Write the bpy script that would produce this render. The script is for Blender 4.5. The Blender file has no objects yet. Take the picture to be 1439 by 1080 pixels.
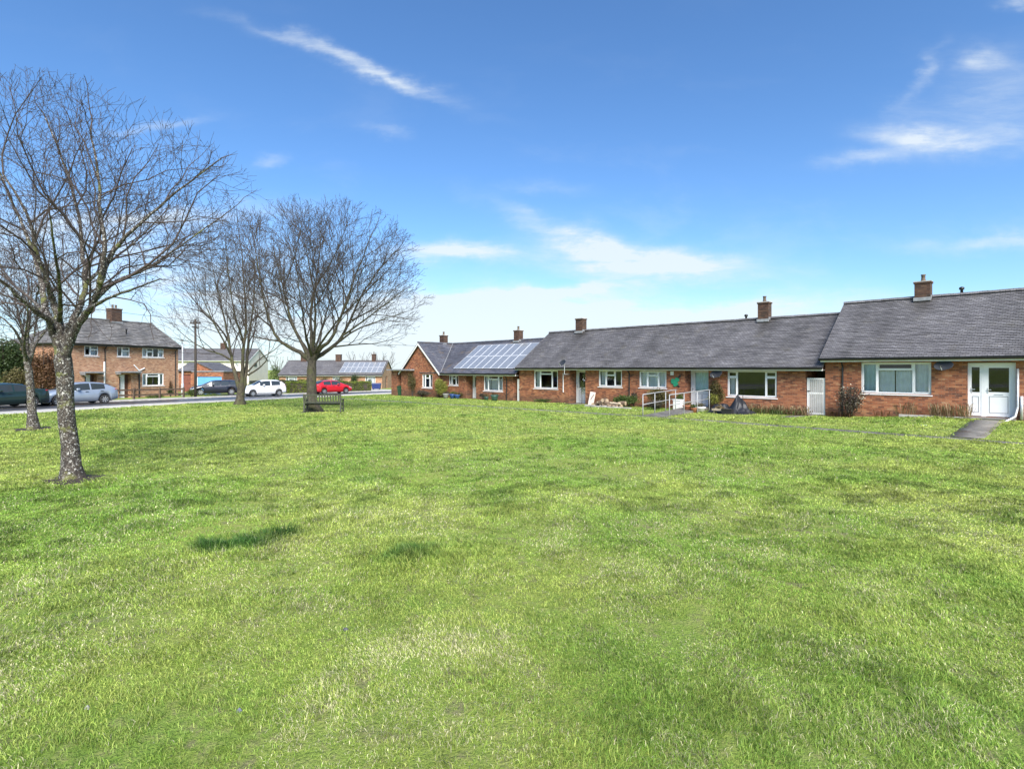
import bpy, math, random
import numpy as np
from mathutils import Vector
R = math.radians
PI = math.pi
scene = bpy.context.scene
COL = scene.collection
random.seed(7)
rng = np.random.default_rng(11)

# ---------------------------------------------------------------- camera
EYE, FPX, HX, HY = 2.2, 760.0, 720.0, 518.0        # eye height (m), focal length and principal point in photo pixels
cam = bpy.data.cameras.new('camera')
cam.sensor_width = 36.0
cam.lens = FPX / 1439.0 * 36.0
cam.shift_y = -(540.0 - HY) / 1439.0
cam.clip_start, cam.clip_end = 0.1, 4000.0
cam_o = bpy.data.objects.new('camera', cam)
COL.objects.link(cam_o)
cam_o.location = (0, 0, EYE)
cam_o.rotation_euler = (R(90), 0, 0)
scene.camera = cam_o
# ---------------------------------------------------------------- exposure
scene.view_settings.view_transform = 'Standard'
scene.view_settings.look = 'None'
scene.view_settings.exposure = 1.42
scene.view_settings.gamma = 1.0
scene.cycles.max_bounces = 8
scene.cycles.transparent_max_bounces = 16
# ---------------------------------------------------------------- sun
SUN_EL, SUN_AZ = R(42), R(168)                     # azimuth clockwise from +Y
sun = bpy.data.lights.new('sun', 'SUN')
sun.energy, sun.angle, sun.color = 3.3, R(34.0), (1.0, 0.95, 0.88)
sun_o = bpy.data.objects.new('sun', sun)
COL.objects.link(sun_o)
sd = Vector((math.sin(SUN_AZ) * math.cos(SUN_EL), math.cos(SUN_AZ) * math.cos(SUN_EL), math.sin(SUN_EL)))
sun_o.rotation_euler = sd.to_track_quat('Z', 'Y').to_euler()
sun_o.location = sd * 60

# ---------------------------------------------------------------- node helpers
def N(nt, typ, loc=None, **kw):
    n = nt.nodes.new(typ)
    for k, v in kw.items():
        setattr(n, k, v)
    return n
def setin(nt, sock, val):
    if hasattr(val, 'is_linked') or isinstance(val, bpy.types.NodeSocket):
        nt.links.new(val, sock)
    else:
        sock.default_value = val
def M_(nt, op, a, b=None, c=None, clamp=False):
    n = nt.nodes.new('ShaderNodeMath'); n.operation = op; n.use_clamp = clamp
    setin(nt, n.inputs[0], a)
    if b is not None: setin(nt, n.inputs[1], b)
    if c is not None: setin(nt, n.inputs[2], c)
    return n.outputs[0]
def mixc(nt, fac, a, b, blend='MIX'):
    n = nt.nodes.new('ShaderNodeMix'); n.data_type = 'RGBA'; n.blend_type = blend
    setin(nt, n.inputs['Factor'], fac)
    setin(nt, n.inputs[6], a if not isinstance(a, tuple) else (*a[:3], 1))
    setin(nt, n.inputs[7], b if not isinstance(b, tuple) else (*b[:3], 1))
    return n.outputs[2]
def noise(nt, vec, scale, detail=4, rough=0.55, dist=0.0):
    n = nt.nodes.new('ShaderNodeTexNoise')
    if vec is not None: nt.links.new(vec, n.inputs['Vector'])
    n.inputs['Scale'].default_value = scale; n.inputs['Detail'].default_value = detail
    n.inputs['Roughness'].default_value = rough; n.inputs['Distortion'].default_value = dist
    return n.outputs['Fac']
def ramp(nt, fac, stops, interp='LINEAR'):
    n = nt.nodes.new('ShaderNodeValToRGB'); n.color_ramp.interpolation = interp
    el = n.color_ramp.elements
    while len(el) < len(stops): el.new(0.5)
    for e, (p, c) in zip(el, stops):
        e.position = p; e.color = (*c[:3], 1) if not isinstance(c, float) else (c, c, c, 1)
    nt.links.new(fac, n.inputs[0])
    return n.outputs[0]
def maprange(nt, v, a, b, c=0.0, d=1.0, smooth=True):
    n = nt.nodes.new('ShaderNodeMapRange'); n.interpolation_type = 'SMOOTHSTEP' if smooth else 'LINEAR'
    setin(nt, n.inputs[0], v)
    for i, x in enumerate((a, b, c, d)): n.inputs[i + 1].default_value = x
    return n.outputs[0]
def sc(r, g, b):
    f = lambda c: ((c / 255 + 0.055) / 1.055) ** 2.4 if c > 10 else c / 255 / 12.92
    return (f(r), f(g), f(b))

# ---------------------------------------------------------------- world: sky with cirrus
W = bpy.data.worlds.new('World'); scene.world = W; W.use_nodes = True
nt = W.node_tree
for n in list(nt.nodes): nt.nodes.remove(n)
out = N(nt, 'ShaderNodeOutputWorld'); bg = N(nt, 'ShaderNodeBackground')
nt.links.new(bg.outputs[0], out.inputs[0])
sky = N(nt, 'ShaderNodeTexSky'); sky.sky_type = 'NISHITA'; sky.sun_disc = False
sky.sun_elevation = SUN_EL; sky.sun_rotation = SUN_AZ
sky.air_density = 1.0; sky.dust_density = 0.6; sky.ozone_density = 2.2; sky.altitude = 50
bg.inputs['Strength'].default_value = 0.066
tc = N(nt, 'ShaderNodeTexCoord')
sep = N(nt, 'ShaderNodeSeparateXYZ'); nt.links.new(tc.outputs['Generated'], sep.inputs[0])
ay = M_(nt, 'MAXIMUM', M_(nt, 'ABSOLUTE', sep.outputs[1]), 0.06)
U = M_(nt, 'DIVIDE', sep.outputs[0], ay)
V = M_(nt, 'DIVIDE', sep.outputs[2], ay)
cmb = N(nt, 'ShaderNodeCombineXYZ'); nt.links.new(U, cmb.inputs[0]); nt.links.new(V, cmb.inputs[1])
def stretch(sx, sy, ox=0.0, oy=0.0, rot=0.0):
    m = N(nt, 'ShaderNodeMapping'); nt.links.new(cmb.outputs[0], m.inputs[0])
    m.inputs['Scale'].default_value = (sx, sy, 1); m.inputs['Location'].default_value = (ox, oy, 0)
    m.inputs['Rotation'].default_value = (0, 0, rot)
    return m.outputs[0]
w1 = M_(nt, 'SUBTRACT', noise(nt, stretch(3, 6), 1.6, 5, 0.6), 0.5)
w2 = M_(nt, 'SUBTRACT', noise(nt, stretch(4, 6, 7, 3), 1.6, 5, 0.6), 0.5)
Uw = M_(nt, 'MULTIPLY_ADD', w1, 0.20, U)
Vw = M_(nt, 'MULTIPLY_ADD', w2, 0.075, V)
def cloud(px, py, a, b, ang, amp, power=1.0):
    """one soft wisp of cirrus: centre, half length and half thickness in pixels of sky, tilt in degrees"""
    cu, cv = (px - HX) / FPX, (HY - py) / FPX
    ca, sa = math.cos(R(ang)), math.sin(R(ang))
    du = M_(nt, 'SUBTRACT', Uw, cu); dv = M_(nt, 'SUBTRACT', Vw, cv)
    e1 = M_(nt, 'ADD', M_(nt, 'MULTIPLY', du, ca / a * FPX), M_(nt, 'MULTIPLY', dv, sa / a * FPX))
    e2 = M_(nt, 'ADD', M_(nt, 'MULTIPLY', du, -sa / b * FPX), M_(nt, 'MULTIPLY', dv, ca / b * FPX))
    r2 = M_(nt, 'ADD', M_(nt, 'MULTIPLY', e1, e1), M_(nt, 'MULTIPLY', e2, e2))
    g = M_(nt, 'POWER', 2.718, M_(nt, 'MULTIPLY', r2, -power))
    return M_(nt, 'MULTIPLY', g, amp)
CL = [(490, 86, 120, 10, -21, 0.75), (570, 118, 48, 8, -25, 0.45), (645, 355, 75, 12, -2, 1.5), (380, 227, 20, 7, 5, 0.28),
      (810, 342, 95, 13, -25, 0.65), (930, 373, 130, 19, -5, 1.5), (850, 352, 80, 20, -14, 1.0),
      (680, 452, 190, 36, 4, 2.0), (720, 414, 140, 11, 6, 1.5), (760, 410, 120, 8, 12, 0.5), (560, 455, 190, 38, 0, 0.8),
      (980, 444, 230, 16, 5, 1.4), (1390, 340, 110, 10, 4, 0.5), (1180, 460, 200, 30, 2, 0.55),
      (1310, 197, 70, 15, -4, 0.75), (1300, 182, 26, 20, -40, 0.3), (1210, 225, 65, 9, 5, 0.5), (1420, 190, 120, 22, 8, 0.38),
      (1302, 110, 40, 12, 58, 0.42), (1400, 130, 85, 48, 20, 0.32), (1390, 84, 27, 16, 0, 0.45), (1418, 2, 26, 9, 0, 0.5),
      (60, 330, 160, 40, 0, 0.75), (240, 305, 120, 14, 4, 0.75), (150, 400, 260, 55, 0, 0.75), (330, 450, 230, 50, 0, 0.7),
      (200, 178, 70, 6, 8, 0.35), (540, 184, 30, 7, -10, 0.25), (760, 265, 50, 9, -3, 0.2)]
tot = None
for c in CL:
    v = cloud(*c)
    tot = v if tot is None else M_(nt, 'ADD', tot, v)
st = noise(nt, stretch(2.2, 9, 2, 5, R(-8)), 2.4, 9, 0.62, 0.4)
st2 = noise(nt, stretch(3.0, 7, 9, 1, R(6)), 1.5, 7, 0.6, 0.3)
fib = noise(nt, stretch(5, 26, 3, 8, R(-7)), 2.0, 6, 0.6, 0.5)
body = M_(nt, 'MULTIPLY', M_(nt, 'MULTIPLY', tot, maprange(nt, st, 0.25, 0.7, 0.3, 1.2)), maprange(nt, fib, 0.3, 0.65, 0.7, 1.1))
veil = M_(nt, 'MULTIPLY', maprange(nt, st2, 0.48, 0.85, 0, 0.20), maprange(nt, V, 0.62, 0.1, 0.15, 1))
low = M_(nt, 'MULTIPLY', maprange(nt, V, 0.16, 0.0, 0, 0.45), maprange(nt, st2, 0.25, 0.65, 0.35, 1.0))
mask = M_(nt, 'ADD', M_(nt, 'ADD', body, veil), low, clamp=True)
mask = M_(nt, 'MULTIPLY', mask, 0.86)
blue = mixc(nt, 1.0, sky.outputs[0], (0.82, 1.01, 1.21), 'MULTIPLY')
hsv = N(nt, 'ShaderNodeHueSaturation'); hsv.inputs['Saturation'].default_value = 1.06; hsv.inputs['Value'].default_value = 1.0
nt.links.new(blue, hsv.inputs['Color'])
skyc = mixc(nt, mask, hsv.outputs[0], (5.0, 5.45, 5.75))
nt.links.new(skyc, bg.inputs['Color'])

# ---------------------------------------------------------------- frames: a building's own axes on the ground
def gpt(px, py, g=0.0):
    d = (EYE - g) * FPX / (py - HY)
    return ((px - HX) / FPX * d, d)
class Frame:
    def __init__(s, O, ang):
        s.O = O; s.a = ang
        s.u = (math.cos(ang), math.sin(ang)); s.v = (-math.sin(ang), math.cos(ang))
    def w(s, x, y, z=0.0):
        return Vector((s.O[0] + x * s.u[0] + y * s.v[0], s.O[1] + x * s.u[1] + y * s.v[1], z))
    def S(s, px, t=0.0):
        k = (px - HX) / FPX
        bx, by = s.O[0] + t * s.v[0], s.O[1] + t * s.v[1]
        return (k * by - bx) / (s.u[0] - k * s.u[1])
    def Z(s, px, py, t=0.0):
        x = s.S(px, t)
        d = s.O[1] + t * s.v[1] + x * s.u[1]
        return EYE - (py - HY) * d / FPX
WORLD = Frame((0, 0), 0.0)
TER = Frame((14.93, 25.78), math.atan2(-0.726, 0.688))
HOU = Frame((-32.1, 52.0), math.atan2(0.957, 0.29))

def smooth(a, b, x):
    t = np.clip((x - a) / (b - a), 0, 1); return t * t * (3 - 2 * t)
def ter_local(X, Y):
    dx, dy = X - TER.O[0], Y - TER.O[1]
    return dx * TER.u[0] + dy * TER.u[1], dx * TER.v[0] + dy * TER.v[1]
KERB = np.array([(-26.6, -30), (-26.4, 5), (-25.6, 16), (-24.8, 26.2), (-23.0, 35.3), (-18.6, 46.6), (-13.4, 58.5), (-8.0, 68.0), (0, 77.5), (12, 86), (40, 97)], float)
def kerb_x(Y):
    return np.interp(Y, KERB[:, 1], KERB[:, 0])
def ground(X, Y):
    X = np.asarray(X, float); Y = np.asarray(Y, float)
    s, t = ter_local(X, Y)
    z = -0.0145 * np.clip(Y - 24, 0, 110)
    z = z + 0.21 * smooth(0.5, 5.0, s) * smooth(-6.2, -1.0, t)
    m = smooth(-8.2, -11, t) * smooth(1.0, 4.0, X - kerb_x(Y)) * smooth(70, 50, Y)
    z = z + m * (0.030 * np.sin(0.9 * X + 1.0) * np.sin(0.8 * Y + 0.4) + 0.022 * np.sin(1.9 * X + 0.7 * Y) + 0.012 * np.sin(3.1 * Y - 2.2 * X))
    return z
def gz(x, y): return float(ground(x, y))

# ---------------------------------------------------------------- objects
ORG = {}
def props(o, label=None, cat=None, group=None, kind=None):
    if label: o['label'] = label
    if cat: o['category'] = cat
    if group: o['group'] = group
    if kind: o['kind'] = kind
    return o
def thing(name, label, cat, loc=(0, 0, 0), frame=WORLD, group=None, rot=None, scale=None):
    """an Empty at the base of a thing; its parts are written in the frame's coordinates (rot=None) or around the base (rot given)"""
    o = bpy.data.objects.new(name, None); COL.objects.link(o)
    o.empty_display_size = 0.3
    o.location = frame.w(*loc)
    if rot is None:
        o.rotation_euler = (0, 0, frame.a); ORG[o] = loc
    else:
        o.rotation_euler = (0, 0, rot); ORG[o] = (0, 0, 0)
    if scale: o.scale = (scale,) * 3
    return props(o, label, cat, group)

class MB:
    def __init__(s): s.v = []; s.f = []; s.m = []; s.mi = 0; s.uv = {}
    def face(s, pts, uv=None):
        b = len(s.v); s.v += [tuple(p) for p in pts]
        if uv is not None: s.uv[len(s.f)] = uv
        s.f.append(tuple(range(b, b + len(pts)))); s.m.append(s.mi)
    def faces(s, vs, fs):
        b = len(s.v); s.v += [tuple(p) for p in vs]
        for f in fs: s.f.append(tuple(i + b for i in f)); s.m.append(s.mi)
    def box(s, x0, x1, y0, y1, z0, z1):
        s.faces([(x0, y0, z0), (x1, y0, z0), (x1, y1, z0), (x0, y1, z0), (x0, y0, z1), (x1, y0, z1), (x1, y1, z1), (x0, y1, z1)],
                [(0, 3, 2, 1), (4, 5, 6, 7), (0, 1, 5, 4), (1, 2, 6, 5), (2, 3, 7, 6), (3, 0, 4, 7)])
        return s
    def tube(s, pts, rad, n=8, cap=True):
        pts = [Vector(p) for p in pts]
        if not hasattr(rad, '__len__'): rad = [rad] * len(pts)
        vs = []; fs = []
        ref = None
        for i, p in enumerate(pts):
            t = (pts[min(i + 1, len(pts) - 1)] - pts[max(i - 1, 0)]).normalized()
            if ref is None:
                ref = Vector((0, 0, 1)) if abs(t.z) < 0.9 else Vector((1, 0, 0))
            a = t.cross(ref)
            if a.length < 1e-4: a = t.cross(Vector((0.3, 1, 0.2)))
            a.normalize(); b = t.cross(a)
            for k in range(n):
                th = 2 * PI * k / n
                vs.append(p + (a * math.cos(th) + b * math.sin(th)) * rad[i])
        for i in range(len(pts) - 1):
            for k in range(n):
                fs.append((i * n + k, i * n + (k + 1) % n, (i + 1) * n + (k + 1) % n, (i + 1) * n + k))
        if cap:
            fs.append(tuple(range(n))[::-1]); fs.append(tuple((len(pts) - 1) * n + k for k in range(n)))
        s.faces(vs, fs); return s
    def lathe(s, prof, n=16, c=(0, 0, 0)):
        vs = []; fs = []
        for (r, z) in prof:
            for k in range(n):
                th = 2 * PI * k / n
                vs.append((c[0] + r * math.cos(th), c[1] + r * math.sin(th), c[2] + z))
        for i in range(len(prof) - 1):
            for k in range(n):
                fs.append((i * n + k, i * n + (k + 1) % n, (i + 1) * n + (k + 1) % n, (i + 1) * n + k))
        fs.append(tuple(range(n))[::-1]); fs.append(tuple((len(prof) - 1) * n + k for k in range(n)))
        s.faces(vs, fs); return s
    def prism(s, poly, a, b, axis='y'):
        """polygon swept between a and b along an axis; poly is (x,z) for 'y', (y,z) for 'x', (x,y) for 'z'"""
        def P(p, h):
            return (p[0], h, p[1]) if axis == 'y' else ((h, p[0], p[1]) if axis == 'x' else (p[0], p[1], h))
        n = len(poly)
        vs = [P(p, a) for p in poly] + [P(p, b) for p in poly]
        fs = [tuple(range(n))[::-1], tuple(range(n, 2 * n))] + [(i, (i + 1) % n, n + (i + 1) % n, n + i) for i in range(n)]
        s.faces(vs, fs); return s
    def build(s, name, mats, parent=None, smooth_=False, bevel=0.0, xf=None):
        me = bpy.data.meshes.new(name)
        org = ORG.get(parent, (0, 0, 0))
        vs = s.v if xf is None else [tuple(xf @ Vector(p)) for p in s.v]
        vs = [(p[0] - org[0], p[1] - org[1], p[2] - org[2]) for p in vs]
        me.from_pydata(vs, [], s.f)
        if not isinstance(mats, (list, tuple)): mats = [mats]
        for m in mats: me.materials.append(m)
        me.polygons.foreach_set('material_index', np.array(s.m, np.int32))
        uv = me.uv_layers.new(name='UVMap')
        co = np.array(s.v, float)
        data = np.zeros((len(me.loops), 2))
        for p in me.polygons:
            if p.index in s.uv:
                for li, w_ in zip(p.loop_indices, s.uv[p.index]): data[li] = w_
                continue
            nx, ny, nz = p.normal
            h = math.hypot(nx, ny)
            for li, vi in zip(p.loop_indices, p.vertices):
                x, y, z = co[vi]
                if h < 0.05: data[li] = (x, y)
                else:
                    tx, ty = -ny / h, nx / h
                    # up-slope direction
                    ux, uy, uz = -nx * nz / h, -ny * nz / h, h
                    data[li] = (x * tx + y * ty, x * ux + y * uy + z * uz)
        uv.data.foreach_set('uv', data.ravel())
        if smooth_: me.polygons.foreach_set('use_smooth', np.ones(len(me.polygons), bool))
        me.update()
        o = bpy.data.objects.new(name, me); COL.objects.link(o)
        if parent is not None: o.parent = parent; ORG[o] = org
        if bevel:
            b = o.modifiers.new('bevel', 'BEVEL'); b.width = bevel; b.segments = 2; b.limit_method = 'ANGLE'
        return o

def raw_mesh(name, verts, faces, mat, parent=None, cols=None, smooth_=False):
    """verts (N,3); faces: list of (M,k) index arrays"""
    me = bpy.data.meshes.new(name)
    verts = np.asarray(verts, np.float32)
    if parent is not None: verts = verts - np.asarray(ORG.get(parent, (0, 0, 0)), np.float32)
    me.vertices.add(len(verts)); me.vertices.foreach_set('co', verts.ravel())
    li = np.concatenate([f.ravel() for f in faces]).astype(np.int32)
    tot = np.concatenate([np.full(len(f), f.shape[1], np.int32) for f in faces])
    st = np.concatenate([[0], np.cumsum(tot)[:-1]]).astype(np.int32)
    me.loops.add(len(li)); me.loops.foreach_set('vertex_index', li)
    me.polygons.add(len(tot)); me.polygons.foreach_set('loop_start', st); me.polygons.foreach_set('loop_total', tot)
    if smooth_: me.polygons.foreach_set('use_smooth', np.ones(len(tot), bool))
    if cols is not None:
        ca = me.color_attributes.new('Col', 'FLOAT_COLOR', 'POINT')
        ca.data.foreach_set('color', np.concatenate([cols, np.ones((len(cols), 1))], 1).astype(np.float32).ravel())
    me.materials.append(mat); me.update(calc_edges=True)
    o = bpy.data.objects.new(name, me); COL.objects.link(o)
    if parent is not None: o.parent = parent; ORG[o] = ORG.get(parent, (0, 0, 0))
    return o

# ---------------------------------------------------------------- materials
def newmat(name):
    m = bpy.data.materials.new(name); m.use_nodes = True
    nt = m.node_tree
    return m, nt, nt.nodes['Principled BSDF']
def basic(name, col, rough=0.6, metal=0.0, var=0.12, vscale=6.0, bump=0.0, bscale=40.0, coat=0.0, spec=0.5):
    m, nt, p = newmat(name)
    tcn = N(nt, 'ShaderNodeTexCoord')
    if var > 0:
        f = noise(nt, tcn.outputs['Object'], vscale, 6, 0.6)
        f = maprange(nt, f, 0.25, 0.75, 0, 1)
        a = tuple(max(0, c * (1 - var)) for c in col); b = tuple(min(1, c * (1 + var)) for c in col)
        nt.links.new(mixc(nt, f, a, b), p.inputs['Base Color'])
    else: p.inputs['Base Color'].default_value = (*col, 1)
    p.inputs['Roughness'].default_value = rough; p.inputs['Metallic'].default_value = metal
    p.inputs['Specular IOR Level'].default_value = spec
    if coat: p.inputs['Coat Weight'].default_value = coat; p.inputs['Coat Roughness'].default_value = 0.05
    if bump:
        b = N(nt, 'ShaderNodeBump'); b.inputs['Strength'].default_value = bump; b.inputs['Distance'].default_value = 0.02
        nt.links.new(noise(nt, tcn.outputs['Object'], bscale, 5), b.inputs['Height'])
        nt.links.new(b.outputs[0], p.inputs['Normal'])
    return m
def brickmat(name, stops, mortar, wash=0.0, washcol=(0.5, 0.42, 0.3), stain=0.25, damp=False):
    m, nt, p = newmat(name)
    uv = N(nt, 'ShaderNodeUVMap'); uv.uv_map = 'UVMap'
    br = N(nt, 'ShaderNodeTexBrick'); nt.links.new(uv.outputs[0], br.inputs['Vector'])
    br.inputs['Color1'].default_value = (0, 0, 0, 1); br.inputs['Color2'].default_value = (1, 1, 1, 1); br.inputs['Mortar'].default_value = (0.5, 0.5, 0.5, 1)
    br.inputs['Scale'].default_value = 1.0; br.inputs['Mortar Size'].default_value = 0.006; br.inputs['Mortar Smooth'].default_value = 0.2
    br.inputs['Brick Width'].default_value = 0.225; br.inputs['Row Height'].default_value = 0.075
    n1 = noise(nt, uv.outputs[0], 2.1, 5, 0.65)
    v = M_(nt, 'ADD', M_(nt, 'MULTIPLY', br.outputs['Color'], 0.72), M_(nt, 'MULTIPLY', maprange(nt, n1, 0.3, 0.7), 0.28))
    c = ramp(nt, v, stops)
    if wash:
        mp = N(nt, 'ShaderNodeMapping'); nt.links.new(uv.outputs[0], mp.inputs[0]); mp.inputs['Scale'].default_value = (3.2, 9.5, 1)
        wn = noise(nt, mp.outputs[0], 1.0, 4, 0.6, 0.3)
        c = mixc(nt, maprange(nt, wn, 0.56, 0.68, 0, wash), c, washcol)
    n2 = noise(nt, uv.outputs[0], 0.8, 6, 0.7)
    c = mixc(nt, maprange(nt, n2, 0.45, 0.75, 0, stain), c, (0.045, 0.032, 0.026))
    c = mixc(nt, br.outputs['Fac'], c, mortar)
    if damp:                                                    # rising damp and splashed soil on the lowest courses
        sx = N(nt, 'ShaderNodeSeparateXYZ'); nt.links.new(uv.outputs[0], sx.inputs[0])
        hgt = M_(nt, 'ADD', sx.outputs[1], M_(nt, 'MULTIPLY', M_(nt, 'SUBTRACT', n2, 0.5), 1.6))
        c = mixc(nt, maprange(nt, hgt, 0.55, -0.1, 0, 0.55), c, (0.06, 0.045, 0.03))
    nt.links.new(c, p.inputs['Base Color']); p.inputs['Roughness'].default_value = 0.85
    b = N(nt, 'ShaderNodeBump'); b.inputs['Strength'].default_value = 0.6; b.inputs['Distance'].default_value = 0.012
    h = M_(nt, 'ADD', M_(nt, 'MULTIPLY', br.outputs['Fac'], -1.0), M_(nt, 'MULTIPLY', noise(nt, uv.outputs[0], 60, 3), 0.35))
    nt.links.new(h, b.inputs['Height']); nt.links.new(b.outputs[0], p.inputs['Normal'])
    return m
def tilemat(name, stops, moss=0.2, mosscol=(0.10, 0.085, 0.045), width=0.17, row=0.115, rough=0.62, stains=()):
    m, nt, p = newmat(name)
    uv = N(nt, 'ShaderNodeUVMap'); uv.uv_map = 'UVMap'
    br = N(nt, 'ShaderNodeTexBrick'); nt.links.new(uv.outputs[0], br.inputs['Vector'])
    br.inputs['Color1'].default_value = (0, 0, 0, 1); br.inputs['Color2'].default_value = (1, 1, 1, 1); br.inputs['Mortar'].default_value = (0.2, 0.2, 0.2, 1)
    br.inputs['Scale'].default_value = 1.0; br.inputs['Mortar Size'].default_value = 0.009
    br.inputs['Brick Width'].default_value = width; br.inputs['Row Height'].default_value = row
    mp = N(nt, 'ShaderNodeMapping'); nt.links.new(uv.outputs[0], mp.inputs[0]); mp.inputs['Scale'].default_value = (0.9, 8.5, 1)
    n1 = noise(nt, mp.outputs[0], 1.0, 4, 0.6)
    n3 = noise(nt, uv.outputs[0], 0.55, 5, 0.6)
    v = M_(nt, 'ADD', M_(nt, 'MULTIPLY', br.outputs['Color'], 0.30), M_(nt, 'MULTIPLY', maprange(nt, n1, 0.3, 0.7), 0.45))
    v = M_(nt, 'ADD', v, M_(nt, 'MULTIPLY', maprange(nt, n3, 0.3, 0.7), 0.25))
    c = ramp(nt, v, stops)
    c = mixc(nt, M_(nt, 'MULTIPLY', br.outputs['Fac'], 0.75), c, (0.022, 0.021, 0.022))
    n2 = noise(nt, uv.outputs[0], 1.1, 7, 0.7)
    c = mixc(nt, maprange(nt, n2, 0.52, 0.72, 0, moss), c, mosscol)
    if stains:                                                  # algae streaks that run down the slope from below each chimney
        sx = N(nt, 'ShaderNodeSeparateXYZ'); nt.links.new(uv.outputs[0], sx.inputs[0])
        for (u0, w_, v0, v1, amt) in stains:
            d_ = M_(nt, 'DIVIDE', M_(nt, 'SUBTRACT', M_(nt, 'ADD', sx.outputs[0], M_(nt, 'MULTIPLY', M_(nt, 'SUBTRACT', n1, .5), .7)), u0), w_)
            g_ = M_(nt, 'POWER', 2.718, M_(nt, 'MULTIPLY', M_(nt, 'MULTIPLY', d_, d_), -1.0))
            g_ = M_(nt, 'MULTIPLY', g_, maprange(nt, sx.outputs[1], v0, v1, 0, amt))
            c = mixc(nt, g_, c, (0.035, 0.030, 0.026))
    nt.links.new(c, p.inputs['Base Color']); p.inputs['Roughness'].default_value = rough
    b = N(nt, 'ShaderNodeBump'); b.inputs['Strength'].default_value = 0.5; b.inputs['Distance'].default_value = 0.02
    nt.links.new(M_(nt, 'ADD', br.outputs['Color'], M_(nt, 'MULTIPLY', n1, 1.2)), b.inputs['Height']); nt.links.new(b.outputs[0], p.inputs['Normal'])
    return m
def glassmat(name, tint=(0.92, 0.94, 0.95), refl=1.0):
    m, nt, p = newmat(name); nt.nodes.remove(p)
    o = nt.nodes['Material Output']
    tr = N(nt, 'ShaderNodeBsdfTransparent'); tr.inputs[0].default_value = (*tint, 1)
    gl = N(nt, 'ShaderNodeBsdfGlossy'); gl.inputs['Roughness'].default_value = 0.03; gl.inputs[0].default_value = (0.9, 0.93, 0.95, 1)
    fr = N(nt, 'ShaderNodeFresnel'); fr.inputs[0].default_value = 1.52
    mx = N(nt, 'ShaderNodeMixShader')
    nt.links.new(M_(nt, 'MULTIPLY', M_(nt, 'ADD', fr.outputs[0], 0.02), refl, clamp=True), mx.inputs[0])
    nt.links.new(tr.outputs[0], mx.inputs[1]); nt.links.new(gl.outputs[0], mx.inputs[2])
    nt.links.new(mx.outputs[0], o.inputs[0])
    return m
def leafmat(name, c1, c2, c3=None, scale=1.5, trans=0.3):
    m, nt, p = newmat(name)
    gi = N(nt, 'ShaderNodeNewGeometry'); tcn = N(nt, 'ShaderNodeTexCoord')
    r = gi.outputs['Random Per Island']
    f = M_(nt, 'ADD', M_(nt, 'MULTIPLY', r, 0.6), M_(nt, 'MULTIPLY', maprange(nt, noise(nt, tcn.outputs['Object'], scale, 3), 0.3, 0.7), 0.4))
    c = ramp(nt, f, [(0.0, c1), (0.55, c2), (1.0, c3 or c2)])
    nt.links.new(c, p.inputs['Base Color']); p.inputs['Roughness'].default_value = 0.55; p.inputs['Specular IOR Level'].default_value = 0.3
    t = N(nt, 'ShaderNodeBsdfTranslucent'); nt.links.new(c, t.inputs[0])
    mx = N(nt, 'ShaderNodeMixShader'); mx.inputs[0].default_value = trans
    o = nt.nodes['Material Output']
    nt.links.new(p.outputs[0], mx.inputs[1]); nt.links.new(t.outputs[0], mx.inputs[2]); nt.links.new(mx.outputs[0], o.inputs[0])
    return m
def barkmat(name, base, dark, lichen, lichen_amt, moss=None, moss_amt=0.0, scale=1.0):
    m, nt, p = newmat(name)
    tcn = N(nt, 'ShaderNodeTexCoord'); ob = tcn.outputs['Object']
    mp = N(nt, 'ShaderNodeMapping'); nt.links.new(ob, mp.inputs[0]); mp.inputs['Scale'].default_value = (14 * scale, 14 * scale, 7 * scale)
    n1 = noise(nt, mp.outputs[0], 1.0, 6, 0.65)
    c = mixc(nt, maprange(nt, n1, 0.35, 0.65), dark, base)
    n2 = noise(nt, ob, 26 * scale, 5, 0.72, 0.8)
    c = mixc(nt, maprange(nt, n2, 0.68 - lichen_amt * 0.2, 0.74 - lichen_amt * 0.2, 0, 0.85), c, lichen)
    if moss:
        n3 = noise(nt, ob, 2.3 * scale, 5, 0.65)
        c = mixc(nt, maprange(nt, n3, 0.62 - moss_amt * 0.25, 0.72 - moss_amt * 0.25, 0, 0.7), c, moss)
    nt.links.new(c, p.inputs['Base Color']); p.inputs['Roughness'].default_value = 0.9
    b = N(nt, 'ShaderNodeBump'); b.inputs['Strength'].default_value = 0.8; b.inputs['Distance'].default_value = 0.03
    nt.links.new(M_(nt, 'ADD', n1, M_(nt, 'MULTIPLY', n2, 0.5)), b.inputs['Height']); nt.links.new(b.outputs[0], p.inputs['Normal'])
    return m

BR = brickmat('orange_brick', [(0.0, (0.078, 0.030, 0.019)), (0.25, (0.175, 0.058, 0.028)), (0.55, (0.305, 0.102, 0.044)), (0.8, (0.39, 0.155, 0.068)), (1.0, (0.44, 0.25, 0.13))], (0.24, 0.16, 0.11), 0.28, (0.46, 0.29, 0.18), damp=True)
BRH = brickmat('pale_orange_brick', [(0.0, (0.19, 0.080, 0.045)), (0.4, (0.36, 0.165, 0.085)), (0.75, (0.46, 0.235, 0.125)), (1.0, (0.56, 0.37, 0.23))], (0.40, 0.32, 0.24), 0.65, (0.60, 0.46, 0.32), 0.12)
BRC = brickmat('chimney_brick', [(0.0, (0.024, 0.014, 0.010)), (0.4, (0.058, 0.026, 0.016)), (0.75, (0.088, 0.042, 0.025)), (1.0, (0.12, 0.07, 0.04))], (0.075, 0.06, 0.045), 0.15, (0.16, 0.13, 0.08), 0.35)
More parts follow.
